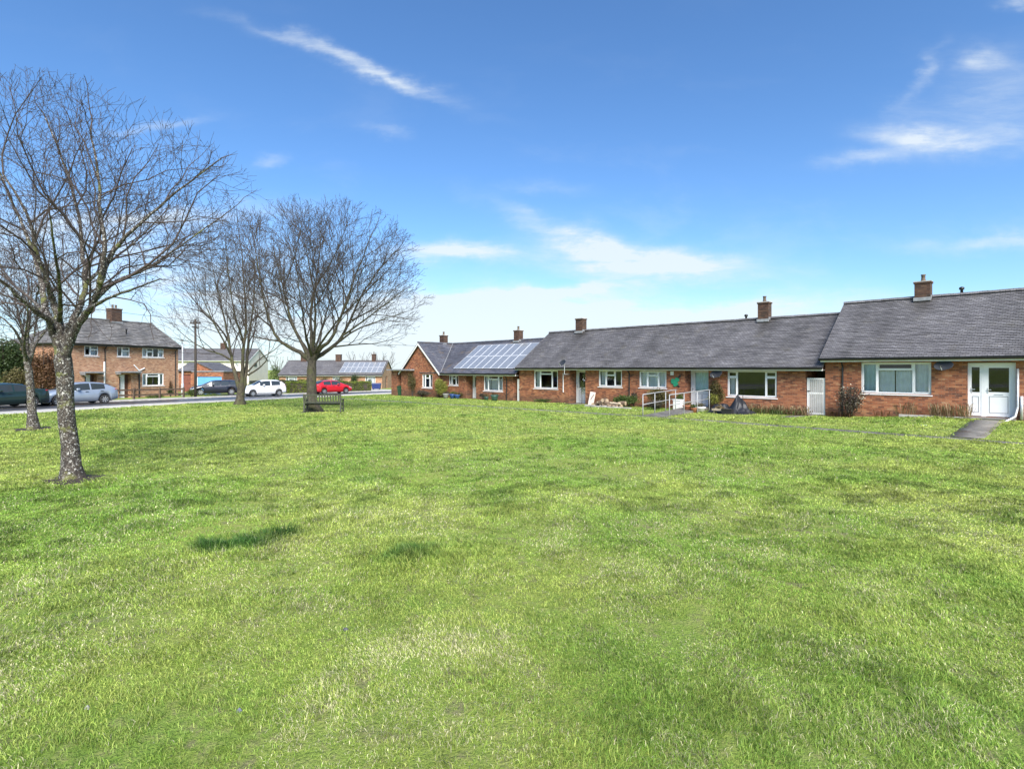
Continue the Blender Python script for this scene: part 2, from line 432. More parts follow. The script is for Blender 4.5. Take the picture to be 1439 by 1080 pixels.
TSTOPS = [(0.0, (0.062, 0.059, 0.062)), (0.35, (0.108, 0.103, 0.108)), (0.65, (0.160, 0.154, 0.161)), (1.0, (0.27, 0.26, 0.27))]
TILE = tilemat('grey_tiles', TSTOPS, 0.35)
TILE_R = tilemat('grey_tiles_of_the_nearest_bungalow', TSTOPS, 0.3, stains=[(TER.S(1300, 3.2), .42, 2.6, 4.6, .75)])
TILE_M = tilemat('grey_tiles_of_the_middle_bungalow', TSTOPS, 0.35, stains=[(TER.S(820, 3.2), .5, 2.6, 4.6, .8), (TER.S(1079, 3.2), .42, 2.4, 4.6, .75)])
TILE_B = tilemat('weathered_slate_tiles', [(0.0, (0.045, 0.045, 0.055)), (0.4, (0.085, 0.090, 0.115)), (0.7, (0.14, 0.145, 0.175)), (1.0, (0.23, 0.22, 0.23))], 0.75, (0.17, 0.115, 0.055))
TILE_H = tilemat('mossy_concrete_tiles', [(0.0, (0.055, 0.05, 0.045)), (0.4, (0.12, 0.115, 0.11)), (0.7, (0.21, 0.2, 0.19)), (1.0, (0.34, 0.33, 0.31))], 0.55, (0.085, 0.07, 0.035), 0.3, 0.3)
WHITE = basic('white_upvc', (0.80, 0.81, 0.81), 0.35, 0, 0.04, 3)
WPAINT = basic('white_painted_wood', (0.74, 0.73, 0.70), 0.55, 0, 0.08, 4, 0.1, 30)
BLACK = basic('black_plastic', (0.018, 0.018, 0.02), 0.4, 0, 0.2, 5)
LEAD = basic('lead_flashing', (0.27, 0.275, 0.28), 0.5, 0.2, 0.25, 6)
CONC = basic('concrete', (0.34, 0.32, 0.29), 0.8, 0, 0.3, 3, 0.3, 30)
GLASS = glassmat('window_glass')
CURT = basic('net_curtain', (0.86, 0.87, 0.86), 0.9, 0, 0.10, 3)
CURT_B = basic('pale_blue_curtain', (0.56, 0.72, 0.73), 0.9, 0, 0.10, 3)
DARKIN = basic('dim_room_and_passage_shade', (0.05, 0.045, 0.04), 0.9, 0, 0.2, 2)  # room walls; its dark colour also stands for shade in the gated passage
RENDERW = basic('cream_render', (0.74, 0.68, 0.56), 0.9, 0, 0.07, 1.2, 0.1, 30)
METAL = basic('galvanised_metal', (0.60, 0.61, 0.62), 0.4, 0.45, 0.1, 8)
DKMETAL = basic('dark_grey_metal', (0.025, 0.028, 0.034), 0.6, 0.0, 0.15, 8)
# ================================================================ SETTING: ground, road, paths
def groundmat():
    m, nt, p = newmat('lawn_ground')
    tcn = N(nt, 'ShaderNodeTexCoord'); ob = tcn.outputs['Object']
    n1 = noise(nt, ob, 0.45, 6, 0.6); n2 = noise(nt, ob, 7, 6, 0.7); n3 = noise(nt, ob, 45, 4, 0.7)
    c = mixc(nt, maprange(nt, n1, 0.32, 0.68), (0.170, 0.280, 0.045), (0.300, 0.350, 0.075))
    c = mixc(nt, maprange(nt, n2, 0.4, 0.7, 0, 0.75), c, (0.32, 0.32, 0.12))
    n4 = noise(nt, ob, 3.5, 5, 0.65)
    c = mixc(nt, maprange(nt, n4, 0.53, 0.66, 0, 0.6), c, (0.17, 0.145, 0.10))
    c = mixc(nt, maprange(nt, n3, 0.45, 0.7, 0, 0.6), c, (0.10, 0.16, 0.03))
    nt.links.new(c, p.inputs['Base Color']); p.inputs['Roughness'].default_value = 0.95; p.inputs['Specular IOR Level'].default_value = 0.15
    b = N(nt, 'ShaderNodeBump'); b.inputs['Strength'].default_value = 0.9; b.inputs['Distance'].default_value = 0.05
    nt.links.new(M_(nt, 'ADD', n2, n3), b.inputs['Height']); nt.links.new(b.outputs[0], p.inputs['Normal'])
    return m
def axis(lo, hi, step, far):
    a = list(np.arange(lo, hi + 1e-6, step)); d = step; x = hi
    while x < far: d *= 1.5; x += d; a.append(x)
    d = step; x = lo
    while x > -far: d *= 1.5; x -= d; a.insert(0, x)
    return np.array(a)
gx, gy = axis(-48, 36, 0.5, 1500), axis(-8, 78, 0.5, 1500)
GX, GY = np.meshgrid(gx, gy)
v = np.stack([GX, GY, ground(GX, GY)], -1).reshape(-1, 3)
nx_ = len(gx); idx = np.arange(len(gx) * len(gy)).reshape(len(gy), nx_)
q = np.stack([idx[:-1, :-1], idx[:-1, 1:], idx[1:, 1:], idx[1:, :-1]], -1).reshape(-1, 4)
props(raw_mesh('ground', v, [q], groundmat(), smooth_=True), kind='structure')

def wetmat(name, c1, c2, r1, r2, scale=1.2, fine=60):
    m, nt, p = newmat(name)
    tcn = N(nt, 'ShaderNodeTexCoord'); ob = tcn.outputs['Object']
    n1 = noise(nt, ob, scale, 5, 0.6); n2 = noise(nt, ob, fine, 3, 0.6)
    w = maprange(nt, n1, 0.35, 0.65)
    c = mixc(nt, w, c1, c2)
    c = mixc(nt, maprange(nt, n2, 0.3, 0.7, 0, 0.35), c, tuple(x * 0.6 for x in c1))
    nt.links.new(c, p.inputs['Base Color'])
    nt.links.new(maprange(nt, n1, 0.35, 0.65, r1, r2), p.inputs['Roughness'])
    b = N(nt, 'ShaderNodeBump'); b.inputs['Strength'].default_value = 0.15; b.inputs['Distance'].default_value = 0.01
    nt.links.new(n2, b.inputs['Height']); nt.links.new(b.outputs[0], p.inputs['Normal'])
    return m
ASPHALT = wetmat('wet_asphalt', (0.05, 0.05, 0.054), (0.075, 0.075, 0.08), 0.25, 0.6)
PAVE = wetmat('pale_wet_concrete', (0.52, 0.50, 0.46), (0.43, 0.415, 0.38), 0.5, 0.8)
PATHM = wetmat('wet_path_concrete', (0.115, 0.105, 0.092), (0.21, 0.195, 0.17), 0.32, 0.75, 1.6, 40)
SOIL = basic('dark_soil', (0.035, 0.026, 0.018), 0.95, 0, 0.5, 12, 0.8, 60)

def resample(P, step=1.0):
    P = np.asarray(P, float); d = np.concatenate([[0], np.cumsum(np.hypot(*np.diff(P, axis=0).T))])
    n = max(2, int(d[-1] / step)); t = np.linspace(0, d[-1], n)
    return np.stack([np.interp(t, d, P[:, 0]), np.interp(t, d, P[:, 1])], -1)
def chaikin(P, k=3):
    P = np.asarray(P, float)
    for _ in range(k):
        a = P[:-1] * 0.75 + P[1:] * 0.25; b = P[:-1] * 0.25 + P[1:] * 0.75
        P = np.concatenate([P[:1], np.stack([a, b], 1).reshape(-1, 2), P[-1:]])
    return P
def offset(P, d):
    t = np.gradient(P, axis=0); t /= np.linalg.norm(t, axis=1)[:, None]
    return P + np.stack([-t[:, 1], t[:, 0]], -1) * d       # to the left of travel
def strip(name, P, d0, d1, lift, mat, n=6, edge=0.0, kind='structure'):
    """a sheet along a line, between two offsets to its left, lying on the ground; edge>0 gives it a real step down at both sides"""
    vs = []
    ds = list(np.linspace(d0, d1, n + 1))
    rows = [(d, lift) for d in ds]
    if edge: rows = [(d0, lift - edge)] + rows + [(d1, lift - edge)]
    for d, l in rows:
        Q = offset(P, d) if d else P
        vs.append(np.stack([Q[:, 0], Q[:, 1], ground(Q[:, 0], Q[:, 1]) + l], -1))
    V_ = np.array(vs); k, m_ = V_.shape[:2]
    ii = np.arange(k * m_).reshape(k, m_)
    q = np.stack([ii[:-1, :-1], ii[:-1, 1:], ii[1:, 1:], ii[1:, :-1]], -1).reshape(-1, 4)[:, ::-1]
    return props(raw_mesh(name, V_.reshape(-1, 3), [q], mat), kind=kind)
KP = resample(chaikin(KERB), 0.7)
strip('pavement', KP, 0.0, 1.45, 0.055, PAVE, 3, 0.12)
strip('road', KP, 1.4, 7.4, 0.012, ASPHALT, 8)
strip('kerb', KP, 1.45, 1.58, 0.075, CONC, 1, 0.12)
strip('far_kerb', KP, 7.3, 7.43, 0.085, CONC, 1, 0.12)
strip('far_pavement', KP, 7.43, 9.0, 0.075, PAVE, 3, 0.12)
# the path along the terrace and the short ones that leave it
def tpath(pts):
    return resample([tuple(TER.w(s, t))[:2] for s, t in pts], 0.5)
strip('path', tpath([(22, -6.75), (7, -6.75), (-6, -6.75), (-29, -7.1), (-41, -7.6)]), -0.30, 0.30, 0.008, PATHM, 2, 0.1)
strip('porch_path', tpath([(TER.S(1394), -0.95), (TER.S(1394) - 0.1, -6.3)]), -0.44, 0.44, 0.02, PATHM, 2, 0.1)
strip('doorstep', tpath([(TER.S(815), 0.6), (TER.S(815), -1.0)]), -0.6, 0.6, 0.03, PATHM, 2, 0.1)
strip('gate_path', tpath([(-0.5, 0.6), (-0.9, -2.6)]), -0.3, 0.3, 0.018, PATHM, 2, 0.1)
strip('driveway', resample([(-23.3, 52.5), (-32, 56.5), (-35.2, 60.8)], 0.5), -1.6, 1.6, 0.03, ASPHALT, 4)
strip('forecourt', resample([(-14.5, 68.5), (-22.0, 79.5)], 0.5), -2.0, 2.0, 0.03, PAVE, 4)

# ---------------------------------------------------------------- grass
def vnoise(x, y, s, seed):
    r = np.random.default_rng(seed).random((257, 257))
    x = np.asarray(x) / s + 91.3; y = np.asarray(y) / s + 57.7
    i = np.floor(x).astype(int); j = np.floor(y).astype(int); fx = x - i; fy = y - j
    fx = fx * fx * (3 - 2 * fx); fy = fy * fy * (3 - 2 * fy)
    i %= 256; j %= 256
    return (r[i, j] * (1 - fx) + r[i + 1, j] * fx) * (1 - fy) + (r[i, j + 1] * (1 - fx) + r[i + 1, j + 1] * fx) * fy
def fbm(x, y, s, seed):
    return (vnoise(x, y, s, seed) + 0.5 * vnoise(x, y, s / 2, seed + 1) + 0.25 * vnoise(x, y, s / 4, seed + 2)) / 1.75
def pt_in_poly_dist(X, Y, P):
    """distance of points to a polyline"""
    best = np.full(X.shape, 1e9)
    for a, b in zip(P[:-1], P[1:]):
        ab = b - a; L = ab @ ab
        t = np.clip(((X - a[0]) * ab[0] + (Y - a[1]) * ab[1]) / L, 0, 1)
        best = np.minimum(best, np.hypot(X - a[0] - t * ab[0], Y - a[1] - t * ab[1]))
    return best
TREES_AT = [(-8.83, 10.86), (-17.5, 19.7), (-18.1, 35.9), (-10.7, 28.75)]
SOILS = [(-8.83, 10.86, 0.62), (-17.5, 19.7, 0.75), (-18.1, 35.9, 0.35), (-10.3, 28.4, 0.9)]
def lawn(X, Y):
    s, t = ter_local(X, Y)
    ok = (X > kerb_x(Y) + 0.12) & (t < -0.15) & (s < 24)
    for pts, w in (([(22, -6.75), (7, -6.75), (-6, -6.75), (-29, -7.1), (-41, -7.6)], 0.17), ([(TER.S(1394), -0.9), (TER.S(1394) - 0.1, -6.3)], 0.34),
                   ([(TER.S(815), 0), (TER.S(815), -1.0)], 0.5), ([(-0.5, 0.6), (-0.9, -2.6)], 0.22),
                   ([(-5.35, -6.3), (-6.35, 0)], 0.62)):
        P = np.array([tuple(TER.w(a, b))[:2] for a, b in pts])
        ok &= pt_in_poly_dist(X, Y, P) > w
    return ok
def grass():
    bins = [(1.6, 2.6, 2600), (2.6, 4.5, 9500), (4.5, 7, 5600), (7, 11, 2400), (11, 17, 850), (17, 26, 330), (26, 38, 130), (38, 60, 45)]
    PX, PY = [], []
    for a, b, dens in bins:
        w = 1.02 * b + 1.2
        n = int(dens * 2 * w * (b - a))
        x = rng.uniform(-w, w, n); y = rng.uniform(a, b, n)
        k = np.abs(x) < 1.02 * y + 1.2
        PX.append(x[k]); PY.append(y[k])
    X, Y = np.concatenate(PX), np.concatenate(PY)
    k = lawn(X, Y); X, Y = X[k], Y[k]
    # bare earth: round the tree feet, and small worn spots in the near lawn
    keep = np.ones(len(X), bool)
    for sx, sy, r in SOILS:
        d = np.hypot((X - sx) / r, (Y - sy) / (r * 0.8)) + (fbm(X, Y, 0.5, 40) - 0.5) * 0.9
        keep &= (d > 1) | (rng.random(len(X)) < 0.16)
    worn = fbm(X, Y, 0.9, 5); worn2 = vnoise(X, Y, 0.16, 8)
    bare = (worn * 0.55 + worn2 * 0.45 > 0.635)
    keep &= ~bare | (rng.random(len(X)) < 0.22)
    X, Y = X[keep], Y[keep]; n = len(X)
    d = np.hypot(X, Y)
    lush = fbm(X, Y, 2.6, 21); clump = fbm(X, Y, 0.55, 31); tiny = vnoise(X, Y, 0.12, 33); yel = fbm(X, Y, 1.7, 51); big = fbm(X, Y, 6.0, 61)
    tuft = np.zeros(n)
    for px, py, r in ((335, 764, 0.75), (300, 772, 0.5), (385, 752, .5), (590, 778, 0.75), (560, 787, 0.7), (572, 776, .7)):
        cx, cy = gpt(px, py)
        tuft = np.maximum(tuft, np.exp(-((X - cx) ** 2 + (Y - cy) ** 2 * 1.6) / r ** 2 * 2.2))
    tuft = tuft * (0.65 + 0.8 * fbm(X, Y, 0.22, 141))
    h = 0.64 * (0.026 + 0.040 * clump + 0.020 * lush + 0.020 * tiny) * rng.uniform(0.55, 1.35, n)
    h *= 1 + 2.6 * tuft + 0.8 * np.clip(vnoise(X, Y, 1.1, 71) - 0.72, 0, 1) * 4
    h *= np.clip(0.85 + d * 0.012, 0.9, 1.45)
    mat_ = np.clip((fbm(X, Y, 0.27, 131) - .5) * 3.0, -1, 1)
    h *= 1 + .35 * mat_
    wd = np.maximum(0.0018, 0.00052 * d) * rng.uniform(0.7, 1.4, n)
    az = rng.uniform(0, 2 * PI, n)
    wind = fbm(X, Y, 1.3, 81) * 2 * PI * 1.5
    lean = rng.uniform(0.35, 1.6, n) * (1 - 0.3 * tuft)
    lx = np.cos(az) * 0.85 + np.cos(wind) * 0.3; ly = np.sin(az) * 0.85 + np.sin(wind) * 0.3
    pa = rng.uniform(0, 2 * PI, n); wx, wy = np.cos(pa) * wd, np.sin(pa) * wd
    Z = ground(X, Y) - 0.004
    # blade colours: fresh green, yellow green, straw
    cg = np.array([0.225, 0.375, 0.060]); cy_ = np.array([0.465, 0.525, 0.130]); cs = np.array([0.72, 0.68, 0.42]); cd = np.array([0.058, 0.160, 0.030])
    f = np.clip((yel * 0.55 + big * 0.45 - 0.33) * 3.0 + rng.normal(0, 0.25, n), 0, 1)[:, None]
    c = cg * (1 - f) + cy_ * f
    ps = np.clip(0.20 + (fbm(X, Y, 0.8, 91) - 0.45) * 1.1 + (fbm(X, Y, 0.25, 95) - .5) * .5, 0.03, 0.65) * np.clip(1.25 - d / 14, 0.14, 1)
    straw = (rng.random(n) < ps)[:, None]
    h = np.where(straw[:, 0], h * .8, h)
    c = np.where(straw, cs * rng.uniform(0.6, 1.15, (n, 1)), c)
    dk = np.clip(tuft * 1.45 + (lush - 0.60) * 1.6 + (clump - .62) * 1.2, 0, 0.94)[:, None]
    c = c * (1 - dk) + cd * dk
    c = c * (1 - (.22 + .26 * smooth(5, 11, d)) * np.clip(mat_, -.5, 1))[:, None]
    c = c * rng.uniform(0.6, 1.45, (n, 1))
    B = np.stack([X, Y, Z], -1); side = np.stack([wx, wy, np.zeros(n)], -1)
    mid = B + np.stack([lx * h * lean * 0.35, ly * h * lean * 0.35, h * 0.62], -1)
    tip = B + np.stack([lx * h * lean, ly * h * lean, h * (1.0 - 0.28 * lean)], -1)
    Vt = np.stack([B - side, B + side, mid + side * 0.8, mid - side * 0.8, tip], 1).reshape(-1, 3)
    o = np.arange(n)[:, None] * 5
    quads = o + np.array([[0, 1, 2, 3]]); tris = o + np.array([[3, 2, 4]])
    m, nt, p = newmat('grass_blades')
    at = N(nt, 'ShaderNodeAttribute'); at.attribute_name = 'Col'
    nt.links.new(at.outputs['Color'], p.inputs['Base Color']); p.inputs['Roughness'].default_value = 0.5; p.inputs['Specular IOR Level'].default_value = 0.35
    t = N(nt, 'ShaderNodeBsdfTranslucent'); nt.links.new(at.outputs['Color'], t.inputs[0])
    mx = N(nt, 'ShaderNodeMixShader'); mx.inputs[0].default_value = 0.5
    nt.links.new(p.outputs[0], mx.inputs[1]); nt.links.new(t.outputs[0], mx.inputs[2]); nt.links.new(mx.outputs[0], nt.nodes['Material Output'].inputs[0])
    g = raw_mesh('grass', Vt, [quads, tris], m, cols=np.repeat(c, 5, 0))
    props(g, 'short green and yellowish grass of the wide lawn', 'grass', kind='stuff')
    print('grass blades', n)
grass()
def soil_patch(name, x, y, rx, ry, seed):
    r_ = np.random.default_rng(seed); n = 28
    vs = [(0, 0)]; ph = r_.uniform(0, 6.28, 3)
    for k in range(n):
        a = 2 * PI * k / n; q = 1 + 0.18 * math.sin(2 * a + ph[0]) + 0.14 * math.sin(5 * a + ph[1]) + 0.08 * math.sin(9 * a + ph[2])
        vs.append((rx * q * math.cos(a), ry * q * math.sin(a)))
    P = [(x + a, y + b, gz(x + a, y + b) + (0.004 if i else 0.03)) for i, (a, b) in enumerate(vs)]
    m = MB(); m.faces(P, [(0, 1 + k, 1 + (k + 1) % n) for k in range(n)])
    props(m.build(name, SOIL, smooth_=True), kind='structure')
for i, (x, y, r) in enumerate(SOILS):
    soil_patch('soil', x + 0.1, y, r * 1.0, r * 0.75, i)
# ================================================================ BUILDINGS
def wall_open(mb, x0, x1, z0, z1, y, th, ops):
    """a wall facing -y with real openings (x0, x1, z0, z1) and their reveals"""
    xs = sorted({x0, x1, *[o[0] for o in ops], *[o[1] for o in ops]}); zs = sorted({z0, z1, *[o[2] for o in ops], *[o[3] for o in ops]})
    xs = [x for x in xs if x0 <= x <= x1]; zs = [z for z in zs if z0 <= z <= z1]
    for a, b in zip(xs[:-1], xs[1:]):
        for c, d in zip(zs[:-1], zs[1:]):
            mx_, mz_ = (a + b) / 2, (c + d) / 2
            if any(o[0] < mx_ < o[1] and o[2] < mz_ < o[3] for o in ops): continue
            mb.face([(a, y, c), (b, y, c), (b, y, d), (a, y, d)])
            mb.face([(b, y + th, c), (a, y + th, c), (a, y + th, d), (b, y + th, d)])
    for a, b, c, d in ops:
        mb.face([(a, y, c), (a, y, d), (a, y + th, d), (a, y + th, c)][::-1])
        mb.face([(b, y, c), (b, y, d), (b, y + th, d), (b, y + th, c)])
        mb.face([(a, y, c), (b, y, c), (b, y + th, c), (a, y + th, c)][::-1])
        mb.face([(a, y, d), (b, y, d), (b, y + th, d), (a, y + th, d)])
    for a in (x0, x1): mb.face([(a, y, z0), (a, y + th, z0), (a, y + th, z1), (a, y, z1)][::1 if a == x1 else -1])
    mb.face([(x0, y, z1), (x1, y, z1), (x1, y + th, z1), (x0, y + th, z1)])

def shell(mb, x0, x1, z0, z1, depth, th=0.25):
    """side and rear walls behind a front wall"""
    mb.box(x0, x0 + th, 0.252, depth, z0, z1); mb.box(x1 - th, x1, 0.252, depth, z0, z1)
    mb.box(x0 + th, x1 - th, depth - th, depth, z0, z1)

def slope(mb, A, B, C, D, gauge=0.115, lip=0.020, sub=0.55, jit=0.007, thick=0.05):
    """a tiled slope: overlapping courses from the eave A-B up to the ridge D-C, each course lifted a little at its lower edge"""
    A, B, C, D = map(Vector, (A, B, C, D))
    L = ((D - A).length + (C - B).length) / 2
    nc = max(2, int(L / gauge)); nrm = (B - A).cross(D - A).normalized()
    W_ = max((B - A).length, (C - D).length); ns = max(1, int(W_ / sub))
    rnd = random.Random(int(abs(A.x * 17 + A.y * 31 + L * 101)))
    sag = [rnd.uniform(-1, 1) * jit * 1.6 for _ in range(ns + 1)]
    for k in range(nc):
        a, b = k / nc, (k + 1) / nc
        l0, r0, l1, r1 = A.lerp(D, a), B.lerp(C, a), A.lerp(D, b), B.lerp(C, b)
        lo, hi = [], []
        for i in range(ns + 1):
            t = i / ns
            j = rnd.uniform(-1, 1) * jit + sag[i]
            lo.append(l0.lerp(r0, t) + nrm * (lip + j)); hi.append(l1.lerp(r1, t) + nrm * (j * 0.4 - 0.002))
        ul = [(A + (B - A) * 0).dot((B - A).normalized())] 
        e = (B - A).normalized()
        for i in range(ns):
            vs = (k * gauge, (k + 1) * gauge)
            mb.face([lo[i], lo[i + 1], hi[i + 1], hi[i]], [(lo[i].dot(e), vs[0] + 0.001), (lo[i + 1].dot(e), vs[0] + 0.001), (hi[i + 1].dot(e), vs[1] - 0.001), (hi[i].dot(e), vs[1] - 0.001)])
            p0, p1 = l0.lerp(r0, i / ns) - nrm * 0.012, l0.lerp(r0, (i + 1) / ns) - nrm * 0.012
            mb.face([p0, p1, lo[i + 1], lo[i]], [(p0.dot(e), vs[0]), (p1.dot(e), vs[0]), (lo[i + 1].dot(e), vs[0] + 0.02), (lo[i].dot(e), vs[0] + 0.02)])
    o = nrm * -thick
    mb.face([A + o, D + o, C + o, B + o])
    u = nrm * lip
    mb.face([A + o, A + u, D + u, D + o]); mb.face([B + o, C + o, C + u, B + u]); mb.face([A + o, B + o, B - nrm * 0.012, A - nrm * 0.012])

def ridge_tiles(parent, P, Q, r=0.11, mat=None, seg=0.33):
    P, Q = Vector(P), Vector(Q); L = (Q - P).length; n = max(2, int(L / seg)); m = MB(); d = (Q - P) / n
    side = d.cross(Vector((0, 0, 1))).normalized(); rnd = random.Random(int(L * 100))
    for k in range(n):
        a = P + d * k + Vector((0, 0, rnd.uniform(-.006, .006))); b = a + d * 0.985
        ring = lambda c: [c + side * (r * 1.15 * math.cos(t)) + Vector((0, 0, r * math.sin(t) - 0.03)) for t in [PI * i / 6 for i in range(7)]]
        m.faces(ring(a) + ring(b), [(i, i + 1, i + 8, i + 7) for i in range(6)] + [tuple(range(7))[::-1], tuple(range(7, 14))])
    return m.build('ridge_tiles', mat or TILE, parent)

def gutter(parent, x0, x1, y, z, mat=None, r=0.085):
    m = MB(); n = 8
    ring = lambda x, q: [(x, y + q * math.cos(t), z + q * math.sin(t)) for t in [PI + PI * i / n for i in range(n + 1)]]
    a, b, c, d = ring(x0, r), ring(x1, r), ring(x0, r - 0.008), ring(x1, r - 0.008)
    m.faces(a + b, [(i, i + 1, i + n + 2, i + n + 1) for i in range(n)])
    m.faces(c + d, [(i + n + 1, i + n + 2, i + 1, i) for i in range(n)])
    m.faces(a, [tuple(range(n + 1))]); m.faces(b, [tuple(range(n + 1))[::-1]])
    x = x0 + 0.5
    while x < x1:
        m.box(x, x + 0.03, y - r - 0.006, y + r + 0.004, z - 0.012, z + 0.006); x += 1.0
    return m.build('gutter', mat or BLACK, parent)

def downpipe(parent, x, y, z0, z1, mat=None, swan=0.3, label=None):
    m = MB(); r = 0.036
    pts = [(x, y, z0), (x, y, z1 - 0.35), (x, y - swan * 0.15, z1 - 0.28), (x, y - swan + 0.05, z1 - 0.08), (x, y - swan, z1)] if swan else [(x, y, z0), (x, y, z1)]
    m.tube(pts, r, 8)
    z = z0 + 0.4
    while z < z1 - 0.4: m.box(x - 0.055, x + 0.055, y - 0.02, y + 0.045, z, z + 0.03); z += 0.9
    o = m.build('downpipe', mat or BLACK, parent)
    if label: o['label'] = label
    return o

def window(parent, x0, x1, z0, z1, y, cols, curtain=None, sill=True, fw=0.062, mat=None, cur_cover=None, blind=None, label=None, depth=0.075):
    """white frame with mullions and top lights; cols = [(share of width, top light share or 0)]"""
    m = MB(); f = MB(); yb = y + depth
    m.box(x0, x1, y, yb, z0, z0 + fw); m.box(x0, x1, y, yb, z1 - fw, z1)
    m.box(x0, x0 + fw, y, yb, z0 + fw, z1 - fw); m.box(x1 - fw, x1, y, yb, z0 + fw, z1 - fw)
    tot = sum(c[0] for c in cols); x = x0
    for i, (c, tl) in enumerate(cols):
        xe = x + (x1 - x0) * c / tot
        a = x + (fw if i == 0 else fw / 2); b = xe - (fw if i == len(cols) - 1 else fw / 2)
        if i < len(cols) - 1: m.box(xe - fw / 2, xe + fw / 2, y, yb, z0 + fw, z1 - fw)
        parts_ = [(z0 + fw, z1 - fw)]
        if tl:
            zt = z1 - (z1 - z0) * tl
            m.box(a, b, y, yb, zt - fw / 2, zt + fw / 2); parts_ = [(z0 + fw, zt - fw / 2), (zt + fw / 2, z1 - fw)]
        for k, (c0, c1) in enumerate(parts_):
            sash = (i != len(cols) // 2) or (tl and k == 1)
            if sash:
                s_ = 0.032; yy = y - 0.014; ye = y + depth * 0.6
                m.box(a, b, yy, ye, c0, c0 + s_); m.box(a, b, yy, ye, c1 - s_, c1)
                m.box(a, a + s_, yy, ye, c0 + s_, c1 - s_); m.box(b - s_, b, yy, ye, c0 + s_, c1 - s_)
                q = (a + s_, b - s_, c0 + s_, c1 - s_)
            else: q = (a, b, c0, c1)
            f.face([(q[0], y + 0.035, q[2]), (q[1], y + 0.035, q[2]), (q[1], y + 0.035, q[3]), (q[0], y + 0.035, q[3])])
        x = xe
    w = m.build('window', mat or WHITE, parent, bevel=0.004)
    if label: w['label'] = label
    f.build('pane', GLASS, w)
    if sill:
        s_ = MB(); s_.prism([(y - 0.10, z0 - 0.07), (y - 0.10, z0 - 0.035), (y + 0.05, z0 - 0.004), (y + 0.05, z0 - 0.07)], x0 - 0.05, x1 + 0.05, 'x')
        s_.build('sill', mat or WHITE, w)
    if curtain:
        for (a, b, c0, c1, *cmat) in (cur_cover or [(0, 1, 0, 1)]):
            cm = MB()
            xa, xb = x0 + 0.02 + (x1 - x0 - 0.04) * a, x0 + 0.02 + (x1 - x0 - 0.04) * b
            za, zb = z0 + 0.01 + (z1 - z0 - 0.02) * c0, z0 + 0.01 + (z1 - z0 - 0.02) * c1
            n = max(4, int((xb - xa) / 0.03)); g = [(xa + (xb - xa) * i / n, y + 0.17 + 0.022 * math.sin(i * 1.25 + 0.6 * math.sin(i * 0.31))) for i in range(n + 1)]
            for (p, q) in zip(g[:-1], g[1:]):
                cm.face([(p[0], p[1], za), (q[0], q[1], za), (q[0], q[1], zb), (p[0], p[1], zb)])
            cm.build('curtain', cmat[0] if cmat else curtain, w, smooth_=True)
    return w

def door(parent, x0, x1, z0, z1, y, glass=(0.14, 0.86, 0.46, 0.93), panels=2, mat=None, name='door', handle='l', slot=True, label=None, glassmat_=None, fr=0.06):
    mat = mat or WHITE; m = MB(); W_, H_ = x1 - x0, z1 - z0
    # frame
    m.box(x0, x0 + fr, y, y + 0.07, z0, z1); m.box(x1 - fr, x1, y, y + 0.07, z0, z1); m.box(x0 + fr, x1 - fr, y, y + 0.07, z1 - fr, z1)
    a, b, c, d = x0 + fr, x1 - fr, z0 + 0.02, z1 - fr
    if glass:
        ga, gb, gc, gd = a + (b - a) * glass[0], a + (b - a) * glass[1], c + (d - c) * glass[2], c + (d - c) * glass[3]
        m.box(a, ga, y + 0.012, y + 0.058, c, d); m.box(gb, b, y + 0.012, y + 0.058, c, d)
        m.box(ga, gb, y + 0.012, y + 0.058, c, gc); m.box(ga, gb, y + 0.012, y + 0.058, gd, d)
    else:
        gc = d; m.box(a, b, y + 0.012, y + 0.058, c, d); ga, gb = a + .1, b - .1
    for k in range(panels):
        pa = ga + (gb - ga) * k / panels + 0.02; pb = ga + (gb - ga) * (k + 1) / panels - 0.02
        pc, pd = c + 0.14, gc - 0.16
        m.mi = 1
        if pd - pc > 0.15:
            m.box(pa, pb, y + 0.002, y + 0.012, pc, pc + 0.018); m.box(pa, pb, y + 0.002, y + 0.012, pd - 0.018, pd)
            m.box(pa, pa + 0.018, y + 0.002, y + 0.012, pc + 0.018, pd - 0.018); m.box(pb - 0.018, pb, y + 0.002, y + 0.012, pc + 0.018, pd - 0.018)
    o = m.build(name, [mat, TRIM], parent, bevel=0.003)
    if label: o['label'] = label
    if glass:
        f = MB(); f.face([(ga, y + 0.03, gc), (gb, y + 0.03, gc), (gb, y + 0.03, gd), (ga, y + 0.03, gd)]); f.build('pane', glassmat_ or GLASS, o)
    h = MB(); hx = a + 0.05 if handle == 'l' else b - 0.05; hz = c + (d - c) * 0.50
    h.box(hx - 0.018, hx + 0.018, y - 0.006, y + 0.012, hz - 0.10, hz + 0.10)
    h.box(hx - 0.012, hx + (0.11 if handle == 'l' else -0.11) if handle == 'l' else hx + 0.012, y - 0.045, y - 0.028, hz + 0.02, hz + 0.042) if handle == 'l' else h.box(hx - 0.11, hx + 0.012, y - 0.045, y - 0.028, hz + 0.02, hz + 0.042)
    h.box(hx - 0.009, hx + 0.009, y - 0.03, y - 0.006, hz + 0.022, hz + 0.04)
    h.build('handle', METAL, o)
    if slot:
        l = MB(); mz = gc - 0.09 if glass else c + (d - c) * 0.5
        l.box((a + b) / 2 - 0.13, (a + b) / 2 + 0.13, y - 0.004, y + 0.012, mz - 0.02, mz + 0.02); l.build('letterbox', METAL, o)
    return o

